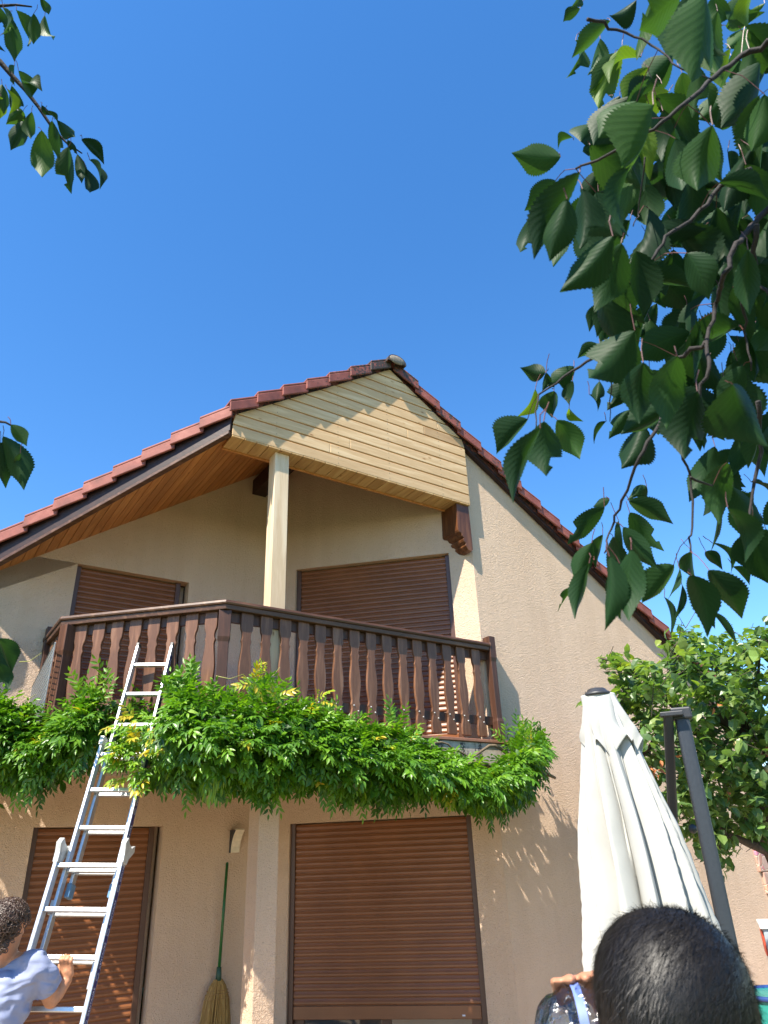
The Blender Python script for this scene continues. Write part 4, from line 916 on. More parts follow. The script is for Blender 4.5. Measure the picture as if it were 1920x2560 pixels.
for lst, Z in ((LA, ZA), (LB, ZB)):
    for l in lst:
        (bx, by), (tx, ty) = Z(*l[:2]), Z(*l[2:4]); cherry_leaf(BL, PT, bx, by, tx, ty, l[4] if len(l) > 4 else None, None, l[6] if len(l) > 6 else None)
# inner leaves filling the crown behind the ones above, and unseen crown foliage added to shade the hanging ones
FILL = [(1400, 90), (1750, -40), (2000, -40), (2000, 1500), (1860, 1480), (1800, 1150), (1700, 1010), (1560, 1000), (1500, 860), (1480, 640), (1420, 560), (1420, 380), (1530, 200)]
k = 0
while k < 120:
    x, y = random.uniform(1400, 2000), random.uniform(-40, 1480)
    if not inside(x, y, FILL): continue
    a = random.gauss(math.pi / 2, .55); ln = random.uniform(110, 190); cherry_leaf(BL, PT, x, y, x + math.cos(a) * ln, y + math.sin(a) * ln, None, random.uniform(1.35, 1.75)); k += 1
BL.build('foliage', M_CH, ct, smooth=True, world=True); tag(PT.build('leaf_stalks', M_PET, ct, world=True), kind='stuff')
def outer_crown(n, fn, parent, limb):
    """the rest of the crown, beyond the picture: leafy twigs growing from a limb"""
    Lx = Leaves(); tw = MB(); limb = [np.asarray(q_) for q_ in limb]
    def out(p):
        x, y, z = proj(p); return not (z > .1 and -40 < x < 1960 and -60 < y < 2600)
    for i in range(n):
        p = fn(); a = min(limb, key=lambda q_: np.linalg.norm(q_ - p)); k = max(.2, 1 - .45 / (np.linalg.norm(a - p) + 1e-6)) if i % 4 else 0
        st = a + (p - a) * k; mid_ = (st + p) / 2 + np.array([0, 0, .05]) + rnd3(.02)
        if not (out(st) and out(mid_)): continue
        tw.tube([st, mid_, p], [.007 if k == 0 else .003, .003, .0012], 5, cap=False)
        for f in (.25, .45, .6, .75, .85, .95, 1.0, 1.0):
            b = st + (p - st) * f + np.array([0, 0, .1 * f * (1 - f)]); Lx.leaf(b, rnd3(.7) + np.array([0, 0, -1.0]) + unit(p - st) * .5, unit(rnd3(.6) + np.array([0, 0, 1.0])), random.uniform(.085, .125), random.uniform(.045, .06), random.betavariate(2, 3), .3, .3, 1)
    Lx.build('crown', leaf_mat('cherry_crown_leaf', [(0, (.012, .035, .012)), (1, (.04, .09, .02))], .16, .42), parent)
    tag(tw.build('crown_twigs', M_CBARK, parent, world=True), kind='stuff')
def oc_r():
    while True:
        p = np.array([random.uniform(-.3, 3.2), random.uniform(-1.6, 1.6), random.uniform(2.2, 3.05)])  # low unseen foliage, added and placed to shade the hanging leaves
        x, y, z = proj(p)
        if z > .1 and -100 < x < 2010 and -200 < y < 2600: continue
        return p
outer_crown(70, oc_r, ct, [rootp + (np.array([1.95, .45, 2.4]) - rootp) * k_ for k_ in (0, .3, .6, 1)] + [np.array([2.2, .2, 2.2])])
# second cherry tree on the left
ZL = lambda x, y: (x / 4.1475, y / 4.1475)
ZM = lambda x, y: (x / 2.765, 1000 + y / 2.765)
cl = thing('cherry_tree', (-2.6, 1.1, GZ), 'cherry branches with small drooping leaves reaching in from the left edge', 'tree')
q = MB(); q.tube([(-2.6, 1.1, GZ), (-2.55, 1.15, 1.0), (-2.45, 1.2, 2.2), (-2.3, 1.3, 3.2), at(-160, 60, 2.25)], [.12, .1, .09, .07, .025], 12); q.build('trunk', M_CBARK, cl, smooth=True, world=True)
LLs = [(40,90,20,360,.6),(30,80,95,330),(100,160,148,640,.4),(170,110,285,480,.5),(350,140,345,460,.5),(420,-20,505,150,.5),(465,160,575,375,.4),(0,370,60,540),(150,680,150,890,.5),(190,730,330,1020,.5),(280,880,440,950,.7),(20,870,40,1190,.4),(70,920,90,1190,.5),(120,890,190,1150),(240,1150,60,1290,.7),(270,1250,110,1560,.5),(330,1160,320,1440,.5),(430,1350,435,1840,.4),(540,1250,620,1680,.4),(430,1090,540,1200),(480,1150,600,1300),(600,1250,780,1420,.5),(700,1450,800,1600,.5),(850,1440,1080,1710,.35),(930,1660,1035,1970,.4),(710,1520,740,2010,.4),(890,1740,935,2000,.5),(800,1600,845,1900,.35),(10,1000,-20,1250),(-20,60,60,300)]
LMs = [(75,170,185,320,.5),(20,250,165,625,.4),(5,290,40,610,.4),(140,370,160,500,.4),(-10,1650,80,1890,.55),(-10,1820,60,2010,.6),(-40,1680,30,1960,.6)]
BL, PT = BigLeaves(), MB()
for l in LLs:
    (bx, by), (tx, ty) = ZL(*l[:2]), ZL(*l[2:4]); cherry_leaf(BL, PT, bx, by, tx, ty, l[4] if len(l) > 4 else None, 2.15 + random.uniform(-.08, .1))
for l in LMs:
    (bx, by), (tx, ty) = ZM(*l[:2]), ZM(*l[2:4]); cherry_leaf(BL, PT, bx, by, tx, ty, l[4], 1.7 + random.uniform(-.08, .1))
BL.build('foliage', M_CH, cl, smooth=True, world=True); tag(PT.build('leaf_stalks', M_PET, cl, world=True), kind='stuff')
for pts, r0, dp in (([(-160, 60), ZL(0,60), ZL(170,50), ZL(330,70)], .006, 2.2), ([(-160, 60), (-60, 110), ZL(0,640), ZL(120,780), ZL(260,930), ZL(400,1110), ZL(560,1350), ZL(700,1490), ZL(850,1590)], .011, 2.2), ([(-160, 1000), ZM(0,150), ZM(40,155), ZM(75,175)], .004, 1.75), ([(-160, 1000), (-60, 1350), ZM(-10,1650)], .006, 1.75)):
    P_ = [at(x, y, dp) for x, y in pts]; q = MB(); q.tube(P_, list(np.linspace(r0, .0022, len(P_))), 7); q.build('branch', M_CBARK, cl, smooth=True, world=True)
q = MB(); q.tube([at(-160, 60, 2.25), at(-260, 500, 2.0), at(-160, 1000, 1.75)], [.025, .015, .008], 8); q.build('branch', M_CBARK, cl, smooth=True, world=True)
def oc_l():
    while True:
        p = np.array([random.uniform(-3.3, -1.0), random.uniform(.3, 2.0), random.uniform(2.4, 4.3)])
        x, y, z = proj(p)
        if z > .1 and -60 < x < 2010 and -200 < y < 2600: continue
        return p
outer_crown(190, oc_l, cl, [np.array([-2.45, 1.2, 2.4]), np.array([-2.3, 1.3, 3.2])] + [np.array([-2.3, 1.3, 3.2]) + (at(-160, 60, 2.25) - np.array([-2.3, 1.3, 3.2])) * k_ for k_ in (.3, .6, .9)] + [at(-260, 500, 2.0), at(-230, 800, 1.85), at(-210, 300, 2.1)])

# ------------------------------------------------------------------ folded cantilever parasol
pt0 = at(1494, 1738, 4.25); um = thing('cantilever_parasol', (pt0[0] + .45, pt0[1] + .35, GZ), 'folded off-white cantilever parasol on a dark grey mast in front of the gable wall', 'parasol')
axb = at(1645, 2400, 1.0); axb = CAM + (axb - CAM) * (np.hypot(*pt0[:2]) * 1.01 / np.hypot(*axb[:2]))
cr_ = unit(np.array([pt0[1], -pt0[0], 0])); cf_ = unit(np.array([pt0[0], pt0[1], 0]))   # across the view, away
def canopy(name, h0, h1, rtop, rbot, nfold, amp, ph, extra=0, hem=0, flare=1.0, skew=0):
    mb = MB(); NT, NH = 224, 46; vs = []; rr_ = [random.uniform(.75, 1.25) for _ in range(nfold + 1)]; rr_[-1] = rr_[0]
    ofs = [random.uniform(-.25, .25) for _ in range(nfold + 1)]; ofs[-1] = ofs[0]
    for i in range(NH + 1):
        f = i / NH
        for j in range(NT):
            th = 2 * math.pi * j / NT; a = th / (2 * math.pi) * nfold + ph; k0 = int(a) % nfold; fr = a - int(a)
            am = rr_[k0] * (1 - fr) + rr_[k0 + 1] * fr
            dr = ofs[k0] * (1 - fr) + ofs[k0 + 1] * fr
            a2 = a + dr + .22 * math.sin(f * 4 + k0); fr2 = a2 - math.floor(a2)
            rid = 1 - abs(2 * fr2 - 1); rid = rid ** .8                                    # sharp valleys, round folds
            h = h0 + (h1 - h0) * f
            if hem: h += hem * f ** 2 * (.5 - rid) * (h1 - h0) * am
            hb = min(1.2, h); c = pt0 + (axb - pt0) * hb
            R0 = rtop + (rbot - rtop) * f ** flare
            grow = min(1, f * 2.2)
            r = R0 * (1 + amp * grow * am * (rid - .62)) + extra
            r += R0 * .03 * math.sin(f * 14 + k0 * 2.1 + fr * 3) * f
            vs.append(c + cr_ * (r * math.cos(th) + skew * f) * 1.02 + cf_ * r * math.sin(th) * .8)
    fs = [(i * NT + j, i * NT + (j + 1) % NT, (i + 1) * NT + (j + 1) % NT, (i + 1) * NT + j) for i in range(NH) for j in range(NT)]
    mb.add(vs, fs); o = mb.build(name, M_CANV, um, smooth=True, world=True)
    sm = o.modifiers.new('solid', 'SOLIDIFY'); sm.thickness = .003; return o
can = canopy('canopy', .02, 1.12, .085, .29, 12, .85, .3, flare=.8)
canopy('vent_flap', 0.0, .235, .083, .145, 8, .34, .1, .012, .36, 1.05, .022)
q = MB(); prof = [(0.0, .062), (.03, .06), (.05, .05), (.07, .02), (.075, .001)]
vs = []; fs = []; upv = unit(pt0 - axb)
for h_, r_ in [(-.010, .09), (.004, .092), (.012, .076), (.022, .062), (.036, .05), (.043, .02), (.044, .001)]:
    for j in range(28): a = 2 * math.pi * j / 28; vs.append(pt0 + upv * h_ + cr_ * r_ * math.cos(a) + cf_ * r_ * math.sin(a))
for i in range(6):
    for j in range(28): fs.append((i * 28 + j, i * 28 + (j + 1) % 28, (i + 1) * 28 + (j + 1) % 28, (i + 1) * 28 + j))
fs.append(tuple(range(27, -1, -1))); q.add(vs, fs); q.build('top_cap', M_BLACK, um, smooth=True, world=True)
def rbar(mb, a, b, wx, wy, dirx):
    a, b = np.asarray(a), np.asarray(b); d = unit(b - a); x = unit(dirx - d * (dirx @ d)); y = np.cross(d, x); n = 20; vs = []
    for p in (a, b):
        for k in range(n):
            t = 2 * math.pi * k / n; cx, sx = math.cos(t), math.sin(t); vs.append(p + x * wx * math.copysign(abs(cx) ** .5, cx) + y * wy * math.copysign(abs(sx) ** .5, sx))
    mb.add(vs, [(k, (k + 1) % n, n + (k + 1) % n, n + k) for k in range(n)] + [tuple(range(n - 1, -1, -1)), tuple(range(n, 2 * n))])
mt = at(1700, 1776, 4.55); mb_ = np.array([mt[0] - .02, mt[1], GZ + .06])
q = MB(); rbar(q, mb_, mt, .044, .034, cr_); q.build('mast', M_ANTH, um, smooth=False, bevel=.002, world=True)
at_ = at(1670, 1785, 4.5); ab_ = at(1684, 2085, 4.75)
q = MB(); rbar(q, at_, ab_, .030, .024, cr_); q.build('arm', M_ANTH, um, bevel=.002, world=True)
q = MB(); q.obox(mt - cr_ * .062 - cf_ * .045 + (0, 0, -.06), cr_ * .125, cf_ * .09, np.array([0, 0, .075])); q.build('mast_head', M_BLACK, um, bevel=.012, world=True)
q = MB(); q.obox(at_ - cr_ * .05 - cf_ * .03 + (0, 0, -.018), cr_ * .14, cf_ * .05, np.array([0, 0, .03])); q.build('arm_bracket', M_BLACK, um, bevel=.006, world=True)
kn = at(1732, 2072, 4.65); q = MB(); q.ell(kn, (.028, .025, .03), nu=12, nv=8); q.tube([kn, kn + cf_ * .05 + cr_ * .05], .012, 8); q.build('knob', M_BLACK, um, smooth=True, world=True)
q = MB(); q.box((mb_[0] - .5, mb_[1] - .5, GZ), (mb_[0] + .5, mb_[1] + .5, GZ + .06)); q.build('base_plate', M_CONC, um, bevel=.02, world=True)
q = MB(); hb = pt0 + (axb - pt0) * .75; rbar(q, ab_, hb, .022, .02, cr_); q.build('arm', M_ANTH, um, bevel=.002, world=True)

# ------------------------------------------------------------------ things at the right edge
ca_ = at(1962, 2300, 4.9); cart = thing('garden_trolley', (ca_[0], ca_[1], GZ), 'grey metal box trolley with dark legs and a red side at the right edge', 'trolley', rz=R(-22))
def cb(mb, x0, x1, y0, y1, z0, z1): mb.box((x0, y0, z0), (x1, y1, z1))
zt = at(1945, 2290, 4.9)[2] 
q = MB(); cb(q, -.16, .4, -.22, .22, zt - .26, zt - .012); q.build('box_body', simple('grey_metal_panel', (.36, .40, .43), .4, .2), cart, bevel=.01)
q = MB(); cb(q, -.175, .42, -.235, .235, zt - .012, zt + .014); q.build('box_lid', simple('white_lid', (.68, .70, .70), .4), cart, bevel=.006)
q = MB(); cb(q, -.172, -.1605, -.2, .05, zt - .17, zt - .03); q.build('red_panel', simple('red_orange_paint', (.55, .07, .03), .45), cart, bevel=.003)
q = MB(); cb(q, -.14, .38, -.224, -.2205, zt - .135, zt - .128); q.build('slot', M_BLACK, cart)
for x in (-.13, .36):
    for y in (-.19, .19):
        q = MB(); q.tube([(x, y, GZ), (x, y, zt - .26)], .014, 8); q.build('leg', M_BLACK, cart, smooth=True)
q = MB(); q.tube([(-.13, -.2, zt - .3), (-.165, -.235, zt - .45), (-.13, -.25, zt - .6)], .018, 8); q.build('gas_hose', simple('red_orange_hose', (.55, .08, .03), .45), cart, smooth=True)
bn = at(1965, 2505, 3.6); bin_ = thing('teal_container', (bn[0], bn[1], GZ), 'teal plastic container with a dark blue rim at the lower right corner', 'water butt')  # the exact kind of container is a guess
zr = at(1945, 2487, 3.6)[2] - GZ
q = MB(); pr2 = [(0, .17), (.02, .19), (zr * .5, .215), (zr - .03, .205), (zr, .205)]; vs = []; fs = []
for z, r_ in pr2:
    for k in range(36): a = 2 * math.pi * k / 36; vs.append((r_ * math.cos(a), r_ * math.sin(a), z))
for i in range(len(pr2) - 1):
    for k in range(36): fs.append((i * 36 + k, i * 36 + (k + 1) % 36, (i + 1) * 36 + (k + 1) % 36, (i + 1) * 36 + k))
fs.append(tuple(4 * 36 + k for k in range(36))); q.add(vs, fs); q.build('barrel', simple('teal_plastic', (.02, .22, .19), .3), bin_, smooth=False, bevel=.004)
q = MB(); q.tube([(.208 * math.cos(a), .208 * math.sin(a), zr) for a in np.linspace(0, 2 * math.pi, 37)], .012, 8, cap=False); q.build('rim', simple('dark_blue_rim', (.02, .05, .18), .35), bin_, smooth=True)

# ------------------------------------------------------------------ people
def figure(name, caps, mat_, parent, voxel=.009, smooth=8, disp=None, extra=None):
    mb = MB()
    for c in caps: mb.cap(*c)
    if extra:
        for e in extra: mb.ell(*e)
    o = mb.build(name, mat_, parent, smooth=True, world=True)
    r = o.modifiers.new('remesh', 'REMESH'); r.mode = 'VOXEL'; r.voxel_size = voxel; r.use_smooth_shade = True
    s_ = o.modifiers.new('smooth', 'SMOOTH'); s_.iterations = smooth; s_.factor = .5
    if disp:
        tx = bpy.data.textures.new(name + '_folds', 'CLOUDS'); tx.noise_scale = disp[0]; tx.noise_depth = 2
        d_ = o.modifiers.new('folds', 'DISPLACE'); d_.texture = tx; d_.strength = disp[1]; d_.mid_level = .5; d_.texture_coords = 'LOCAL'
    return o
# --- man at the ladder, seen from behind
man = thing('person', (*at(-40, 2600, 4.0)[:2], GZ), 'person with dark curly hair and light blue t-shirt gripping a rung of the ladder', 'person')
X, Yv, Zv = cr_ * 1.0, np.array([0, 1.0, 0]), np.array([0, 0, 1.0])
X = np.array([.985, .17, 0]); Yv = np.array([-.17, .985, 0])
HCm = at(18, 2318, 4.0); nk = at(20, 2392, 4.03); sh_r = at(92, 2412, 3.97); sh_l = sh_r - X * .37 + np.array([-.02, .03, -.01]); el = at(128, 2500, 4.0); wr = at(168, 2450, 4.12); rung = lp_(7.93, .02, .09)
hd = at(176, 2421, 4.17)
chest = (sh_r + sh_l) / 2 + np.array([0, .02, -.14]); belly = chest + np.array([-.03, -.02, -.22]); pel = belly + np.array([-.02, -.02, -.18])
fwd = unit(Yv * .95 + X * .42)      # where he looks: right and away, up along the ladder
hs = np.cross(fwd, Zv)
caps = [(nk + (0, 0, -.03), HCm + (0, 0, -.04), .058, .055), (HCm + (0, 0, .03) - fwd * .02, HCm + (0, 0, .035) + fwd * .03, .088, .085), (HCm + fwd * .05 - Zv * .03, HCm + fwd * .06 - Zv * .085, .058, .042),
        (HCm + fwd * .105 - Zv * .015, HCm + fwd * .125 - Zv * .035, .012, .015), (HCm + fwd * .085 - Zv * .068, HCm + fwd * .09 - Zv * .072, .022, .02), (HCm + fwd * .085 + Zv * .02 + hs * .03, HCm + fwd * .085 + Zv * .02 - hs * .03, .018, .018)]
for sg in (1, -1):
    e0 = HCm + hs * sg * .083 - fwd * .005; caps += [(e0 + Zv * .018, e0 - Zv * .016 + fwd * .004, .013, .010), (e0 + Zv * .02 - fwd * .012 + hs * sg * .006, e0 - Zv * .002 - fwd * .014 + hs * sg * .006, .010, .008)]
caps += [(nk + (0, 0, -.03), sh_r, .06, .055), (nk + (0, 0, -.03), sh_l, .06, .055), (sh_r, el, .052, .043), (el, el + (wr - el) * .35, .043, .044), (el + (wr - el) * .35, wr, .044, .028)]
caps += [(chest, belly, .13, .12), (belly, pel, .12, .13)]
for sg in (1, -1):
    hip = pel + X * sg * .09; kn_ = hip + np.array([.0, .05, -.36]); an = np.array([kn_[0], kn_[1] - .04, GZ + .09]); caps += [(hip, kn_, .085, .06), (kn_, an, .057, .04), (an, an + Yv * .13 + (0, 0, -.05), .045, .035)]
el_l = sh_l + np.array([-.06, .16, -.22]); wr_l = el_l + np.array([.14, .22, .02]); caps += [(sh_l, el_l, .052, .042), (el_l, wr_l, .042, .028)]
# right hand: palm and four fingers over the rung, thumb below
pu = unit(rung - wr); ps = LU; pn = unit(np.cross(ps, pu))
if pn @ (CAM - wr) < 0: pn = -pn
palm = wr + pu * .045
caps += [(wr, palm, .027, .026)] + [(wr + pu * .03 + ps * o_, wr + pu * .075 + ps * o_ * 1.1 + pn * .004, .016, .0125) for o_ in (-.026, -.009, .009, .026)]
for o_, ln in ((-.029, .9), (-.0095, 1.0), (.0105, .96), (.030, .78)):
    k0 = wr + pu * .08 + ps * o_ * 1.1 + pn * .006; k1 = k0 + (pu * .034 + pn * .010) * ln; k2 = k1 + (pu * .014 - pn * .024) * ln; k3 = k2 + (-pu * .010 - pn * .018) * ln
    caps += [(k0, k1, .0098, .0092), (k1, k2, .0092, .0085), (k2, k3, .0085, .0075)]
th0 = wr + pu * .025 - ps * .03; th1 = th0 - ps * .02 + pu * .028 - pn * .004; th2 = th1 - ps * .002 + pu * .028 - pn * .012; caps += [(th0, th1, .013, .0115), (th1, th2, .0115, .009)]
for o_ in (-.024, -.008, .008, .024): caps += [(wr_l + Yv * .04 + Zv * o_, wr_l + Yv * .11 + Zv * o_ + X * .01, .010, .008)]
caps += [(wr_l, wr_l + Yv * .06, .03, .03), (wr_l + Yv * .02 - X * .02, wr_l + Yv * .07 - X * .05, .011, .009)]
figure('body', caps, M_SKIN, man, .0058, 5)
sl_e = sh_r + (el - sh_r) * .72; sl_l = sh_l + (el_l - sh_l) * .7
tcaps = [(nk + (0, .0, -.055), sh_r + (0, 0, .0), .066, .072), (nk + (0, 0, -.055), sh_l, .066, .072), (chest + X * .06, belly + X * .04, .135, .13), (chest - X * .06, belly - X * .04, .135, .13), (belly + X * .04, pel + X * .05, .13, .135), (belly - X * .04, pel - X * .05, .13, .135), (sh_r - (0, 0, .01), chest + X * .09, .075, .11), (sh_l, chest - X * .09, .07, .11)]
mb = MB()
for c in tcaps: mb.cap(*c)
for a_, b_ in ((sh_r, sl_e), (sh_l, sl_l)): mb.tube([a_, a_ + (b_ - a_) * .5, b_, b_ - (b_ - a_) * .04], [.070, .080, .086, .062], 18)
o = mb.build('tshirt', M_SHIRT, man, smooth=True, world=True)
r = o.modifiers.new('remesh', 'REMESH'); r.mode = 'VOXEL'; r.voxel_size = .008; r.use_smooth_shade = True
s_ = o.modifiers.new('smooth', 'SMOOTH'); s_.iterations = 5
tx = bpy.data.textures.new('folds', 'CLOUDS'); tx.noise_scale = .13; tx.noise_depth = 1
d_ = o.modifiers.new('folds', 'DISPLACE'); d_.texture = tx; d_.strength = .06; d_.texture_coords = 'LOCAL'
figure('shorts', [(pel + X * .03, pel + X * .09 + np.array([0, .03, -.26]), .14, .10), (pel - X * .03, pel - X * .09 + np.array([0, .03, -.26]), .14, .10)], M_SHORT, man, .012, 4)
q = MB(); hc = HCm + np.array([0, 0, .03]) - fwd * .012; scal = []
q.ell(hc + np.array([0, 0, .01]) - fwd * .01, (.094, .094, .098), nu=20, nv=14)
for i in range(760):
    v = unit(rnd3() + np.array([0, 0, .35]) - fwd * .5)
    if v @ fwd > .55 or (v[2] < -.2 and v @ fwd > -.15): continue
    if v[2] < -.85: continue
    c0_ = hc + v * np.array([.102, .104, .108]) ; a1 = unit(np.cross(v, rnd3())); a2 = np.cross(v, a1); rc = random.uniform(.009, .018); tn = random.uniform(1.0, 1.8); pts = []
    for k in range(13):
        th = k / 12 * tn * 2 * math.pi; pts.append(c0_ + v * (.004 + .022 * k / 12) + a1 * rc * math.cos(th) + a2 * rc * math.sin(th) + np.array([0, 0, -.012 * (k / 12) ** 2]))
    q.tube(pts, [.0024] * 11 + [.0018, .0008], 5, cap=False)
# curls down the nape
for i in range(230):
    v = unit(-fwd + hs * random.uniform(-1.1, 1.1)); c0_ = HCm + v * np.array([.082, .082, 0]) + np.array([0, 0, random.uniform(-.12, .0)]); a1 = unit(np.cross(v, Zv)); rc = random.uniform(.008, .013)
    q.tube([c0_ + v * (.004 + .018 * k / 10) + a1 * rc * math.cos(k * .9) + Zv * rc * math.sin(k * .9) for k in range(11)], .003, 5, cap=False)
q.build('curly_hair', M_CURL, man, smooth=True, world=True)

# --- person close to the camera, back of the head
hp = at(1684, 2500, .86); near = thing('person', (hp[0], hp[1], GZ), 'person with short black hair close to the camera seen from behind', 'person')
f2 = unit(np.array([hp[0] - .12, hp[1], 0])); s2 = np.array([f2[1], -f2[0], 0])
nk2 = hp + np.array([0, 0, -.14]) + f2 * -.02; sr2 = nk2 + s2 * .18 + (0, 0, -.09); sl2 = nk2 - s2 * .18 + (0, 0, -.09); ch2 = nk2 + (0, 0, -.24); pe2 = nk2 + (0, 0, -.56)
caps = [(nk2 + (0, 0, -.06), hp + (0, 0, -.05), .055, .052), (hp - f2 * .02 + (0, 0, .01), hp + f2 * .035, .080, .078), (hp + f2 * .05 - Zv * .05, hp + f2 * .06 - Zv * .095, .05, .036), (hp + f2 * .105 - Zv * .02, hp + f2 * .118 - Zv * .04, .011, .014)]
for sg in (1, -1):
    e0 = hp + s2 * sg * .079 - Zv * .045; caps += [(e0 + Zv * .02, e0 - Zv * .018, .012, .009)]
bA, bB = at(1338, 2600, 1.02), at(1640, 2545, 1.02)      # bottle axis
hl = bA + (bB - bA) * .38
el2 = sl2 + np.array([-.06, .16, -.20]); wl2 = at(1560, 2570, 1.12)
el3 = sr2 + np.array([.05, .06, -.26])
caps += [(nk2 + (0, 0, -.07), sr2, .055, .05), (nk2 + (0, 0, -.07), sl2, .055, .05), (sl2, el2, .045, .037), (el2, wl2, .037, .025), (sr2, el3, .045, .037), (el3, el3 + np.array([-.02, .2, .05]), .037, .025), (ch2, pe2, .11, .11)]
for sg in (1, -1):
    hip = pe2 + s2 * sg * .075; kn_ = hip + np.array([0, .02, -.33]); an = np.array([kn_[0], kn_[1] - .02, GZ + .08]); caps += [(hip, kn_, .075, .055), (kn_, an, .05, .036), (an, an + f2 * .12 + (0, 0, -.045), .04, .03)]
bax = unit(bB - bA); bup = unit(Zv - bax * (Zv @ bax)); bfar = unit(np.cross(bax, bup)); 
if bfar @ f2 < 0: bfar = -bfar
RB = .056
cc = lambda a, th, r_=RB + .008: bA + bax * a + (bup * math.sin(th) + bfar * math.cos(th)) * r_     # th: 90 deg = top
ha = .085
caps += [(wl2, cc(ha + .06, R(-15), RB + .02), .024, .023), (cc(ha + .05, R(-15), RB + .018), cc(ha + .03, R(30), RB + .012), .026, .02)]
for o_, l_ in ((-.03, .85), (-.008, 1), (.014, 1.02), (.036, .95)):
    caps += [(cc(ha + o_, R(28)), cc(ha + o_ - .004, R(28 + 30 * l_)), .0098, .0092), (cc(ha + o_ - .004, R(28 + 30 * l_)), cc(ha + o_ - .007, R(28 + 52 * l_)), .0092, .0085), (cc(ha + o_ - .007, R(28 + 52 * l_)), cc(ha + o_ - .008, R(28 + 70 * l_)), .0085, .0072)]
caps += [(cc(ha + .04, R(10)), cc(ha + .01, R(-25)), .014, .010)]
figure('body', caps, M_SKIN2, near, .0062, 5)
figure('tshirt', [(nk2 + (0, 0, -.10), sr2, .06, .062), (nk2 + (0, 0, -.10), sl2, .06, .062), (sr2, sr2 + (el3 - sr2) * .6, .062, .062), (sl2, sl2 + (el2 - sl2) * .6, .062, .062), (ch2 + s2 * .05, pe2 + s2 * .05, .115, .12), (ch2 - s2 * .05, pe2 - s2 * .05, .115, .12)], M_TEE2, near, .01, 4, (.08, .03))
figure('shorts', [(pe2 + s2 * .03, pe2 + s2 * .08 + (0, 0, -.25), .125, .09), (pe2 - s2 * .03, pe2 - s2 * .08 + (0, 0, -.25), .125, .09)], M_SHORT, near, .014, 4)
q = MB()
HR = np.array([.092, .104, .098])
def scalp(v): 
    lz = v @ Zv; a_ = v @ s2; b_ = v @ f2
    r_ = np.array([a_ * HR[0], b_ * HR[1], lz * HR[2]]); sq = 1 + .04 * (abs(a_) * abs(lz)) * 2
    return hp + (s2 * r_[0] + f2 * r_[1] + Zv * r_[2]) * sq + np.array([0, 0, .0])
NU, NV = 48, 30; vs = []; fs = []
for j in range(NV + 1):
    ph = math.pi * .80 * j / NV
    for i in range(NU): a = 2 * math.pi * i / NU; vs.append(scalp(s2 * math.sin(ph) * math.cos(a) + f2 * math.sin(ph) * math.sin(a) + Zv * math.cos(ph)))
for j in range(NV):
    for i in range(NU): fs.append((j * NU + i, (j + 1) * NU + i, (j + 1) * NU + (i + 1) % NU, j * NU + (i + 1) % NU))
q.add(vs, fs)
crown_ = unit(Zv * .75 + f2 * .6 + s2 * .25)
hv = []; hf = []
for i in range(26000):
    v = unit(rnd3());
    if v @ Zv < -.75 or v @ f2 > .45: continue
    p = scalp(v); away = v - crown_; away = away - v * (away @ v); sw = np.cross(v, crown_) * .5
    fl = unit(unit(away + 1e-6) + sw + rnd3(.3)); e = unit(fl + v * random.uniform(.02, .14)); ln = random.uniform(.010, .019); sd = unit(np.cross(e, v)) * random.uniform(.00018, .0004)
    o_ = len(hv); m_ = p + e * ln * .55 ; hv += [p - sd, p + sd, m_ + sd * .8, m_ - sd * .8, p + e * ln + fl * .003 - v * .002]; hf += [(o_, o_ + 1, o_ + 2, o_ + 3), (o_ + 3, o_ + 2, o_ + 4)]
q.add(hv, hf); q.build('short_hair', M_HAIR, near, smooth=True, world=True)
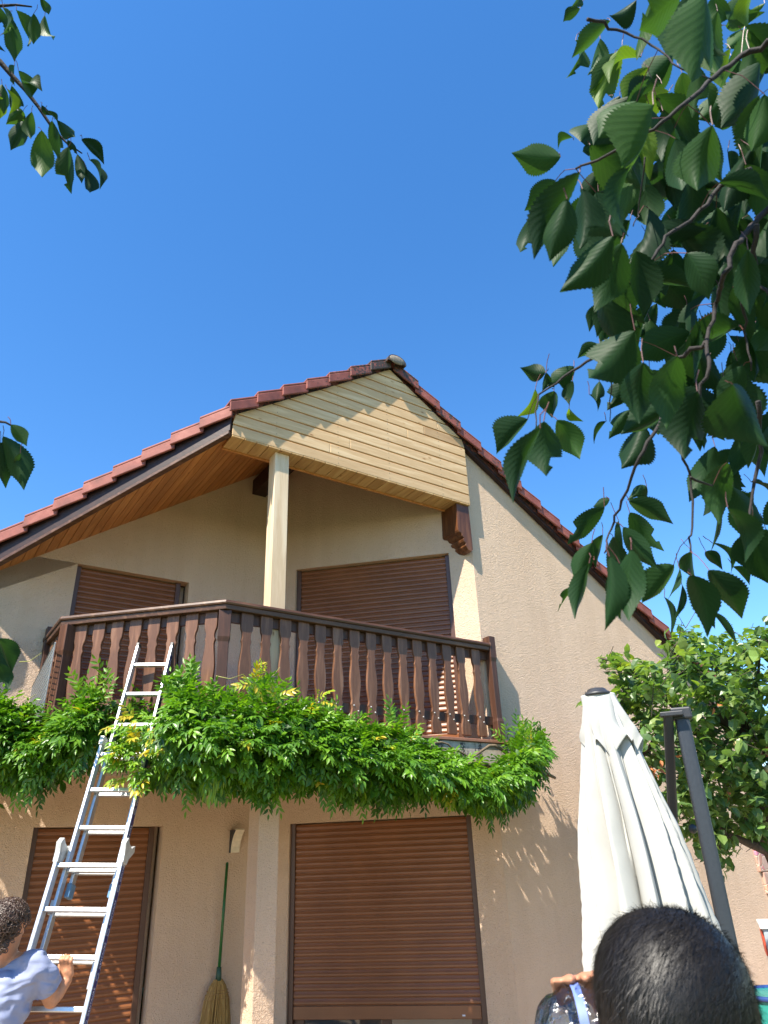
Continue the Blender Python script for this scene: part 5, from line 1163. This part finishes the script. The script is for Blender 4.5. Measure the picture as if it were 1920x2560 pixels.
# --- crumpled water bottle held by the near person
bt_ = thing('water_bottle', bA, 'large clear crumpled plastic bottle with a blue band held beside the dark-haired head', 'bottle')
q = MB(); vs = []; fs = []; NB, NR = 70, 40; Lb = .26
for i in range(NB + 1):
    u = i / NB; a = u * Lb
    r_ = RB * (math.sin(min(1, u / .2) * math.pi / 2) ** .55 if u < .2 else 1.0)
    if u > .72: r_ = RB * (1 - (u - .72) / .28 * .75)
    if u == 0: r_ = .001
    for k in range(NR):
        th = 2 * math.pi * k / NR; rr2 = r_ * (1 + .022 * math.sin(a * 260) * (u < .7) + .05 * math.sin(th * 5 + a * 90) * math.sin(a * 60) + .04 * math.sin(th * 3 - a * 140) + .03 * math.sin(th * 9 + a * 210)); vs.append(bA + bax * a + (bup * math.sin(th) + bfar * math.cos(th)) * rr2)
for i in range(NB):
    for k in range(NR): fs.append((i * NR + k, i * NR + (k + 1) % NR, (i + 1) * NR + (k + 1) % NR, (i + 1) * NR + k))
q.add(vs, fs)
M, t, b = mat('clear_plastic'); out = t.nodes['Material Output']      # thin clear film: see-through with crinkled reflections
nn = noise(t, coords(t), 34, 3, .5, .8); nb = bump(t, nn, .9, .012)
tp = t.nodes.new('ShaderNodeBsdfTransparent'); tp.inputs[0].default_value = (.84, .86, .88, 1)
gl = t.nodes.new('ShaderNodeBsdfGlossy'); gl.inputs['Roughness'].default_value = .12; t.links.new(nb, gl.inputs['Normal'])
lw = t.nodes.new('ShaderNodeLayerWeight'); lw.inputs[0].default_value = .42; t.links.new(nb, lw.inputs['Normal'])
ms = t.nodes.new('ShaderNodeMixShader'); t.links.new(lw.outputs['Fresnel'], ms.inputs[0]); t.links.new(tp.outputs[0], ms.inputs[1]); t.links.new(gl.outputs[0], ms.inputs[2]); t.links.new(ms.outputs[0], out.inputs[0])
q.build('bottle_body', M, bt_, smooth=True, world=True)
q = MB(); vs = []; fs = []
for i, a in enumerate(np.linspace(.060, .073, 6)):
    for k in range(NR): th = 2 * math.pi * k / NR; vs.append(bA + bax * (a + .006 * math.sin(th)) + (bup * math.sin(th) + bfar * math.cos(th)) * (RB * 1.05))
for i in range(5):
    for k in range(NR): fs.append((i * NR + k, i * NR + (k + 1) % NR, (i + 1) * NR + (k + 1) % NR, (i + 1) * NR + k))
q.add(vs, fs); q.build('blue_band', simple('blue_film', (.13, .19, .48), .45), bt_, smooth=True, world=True)
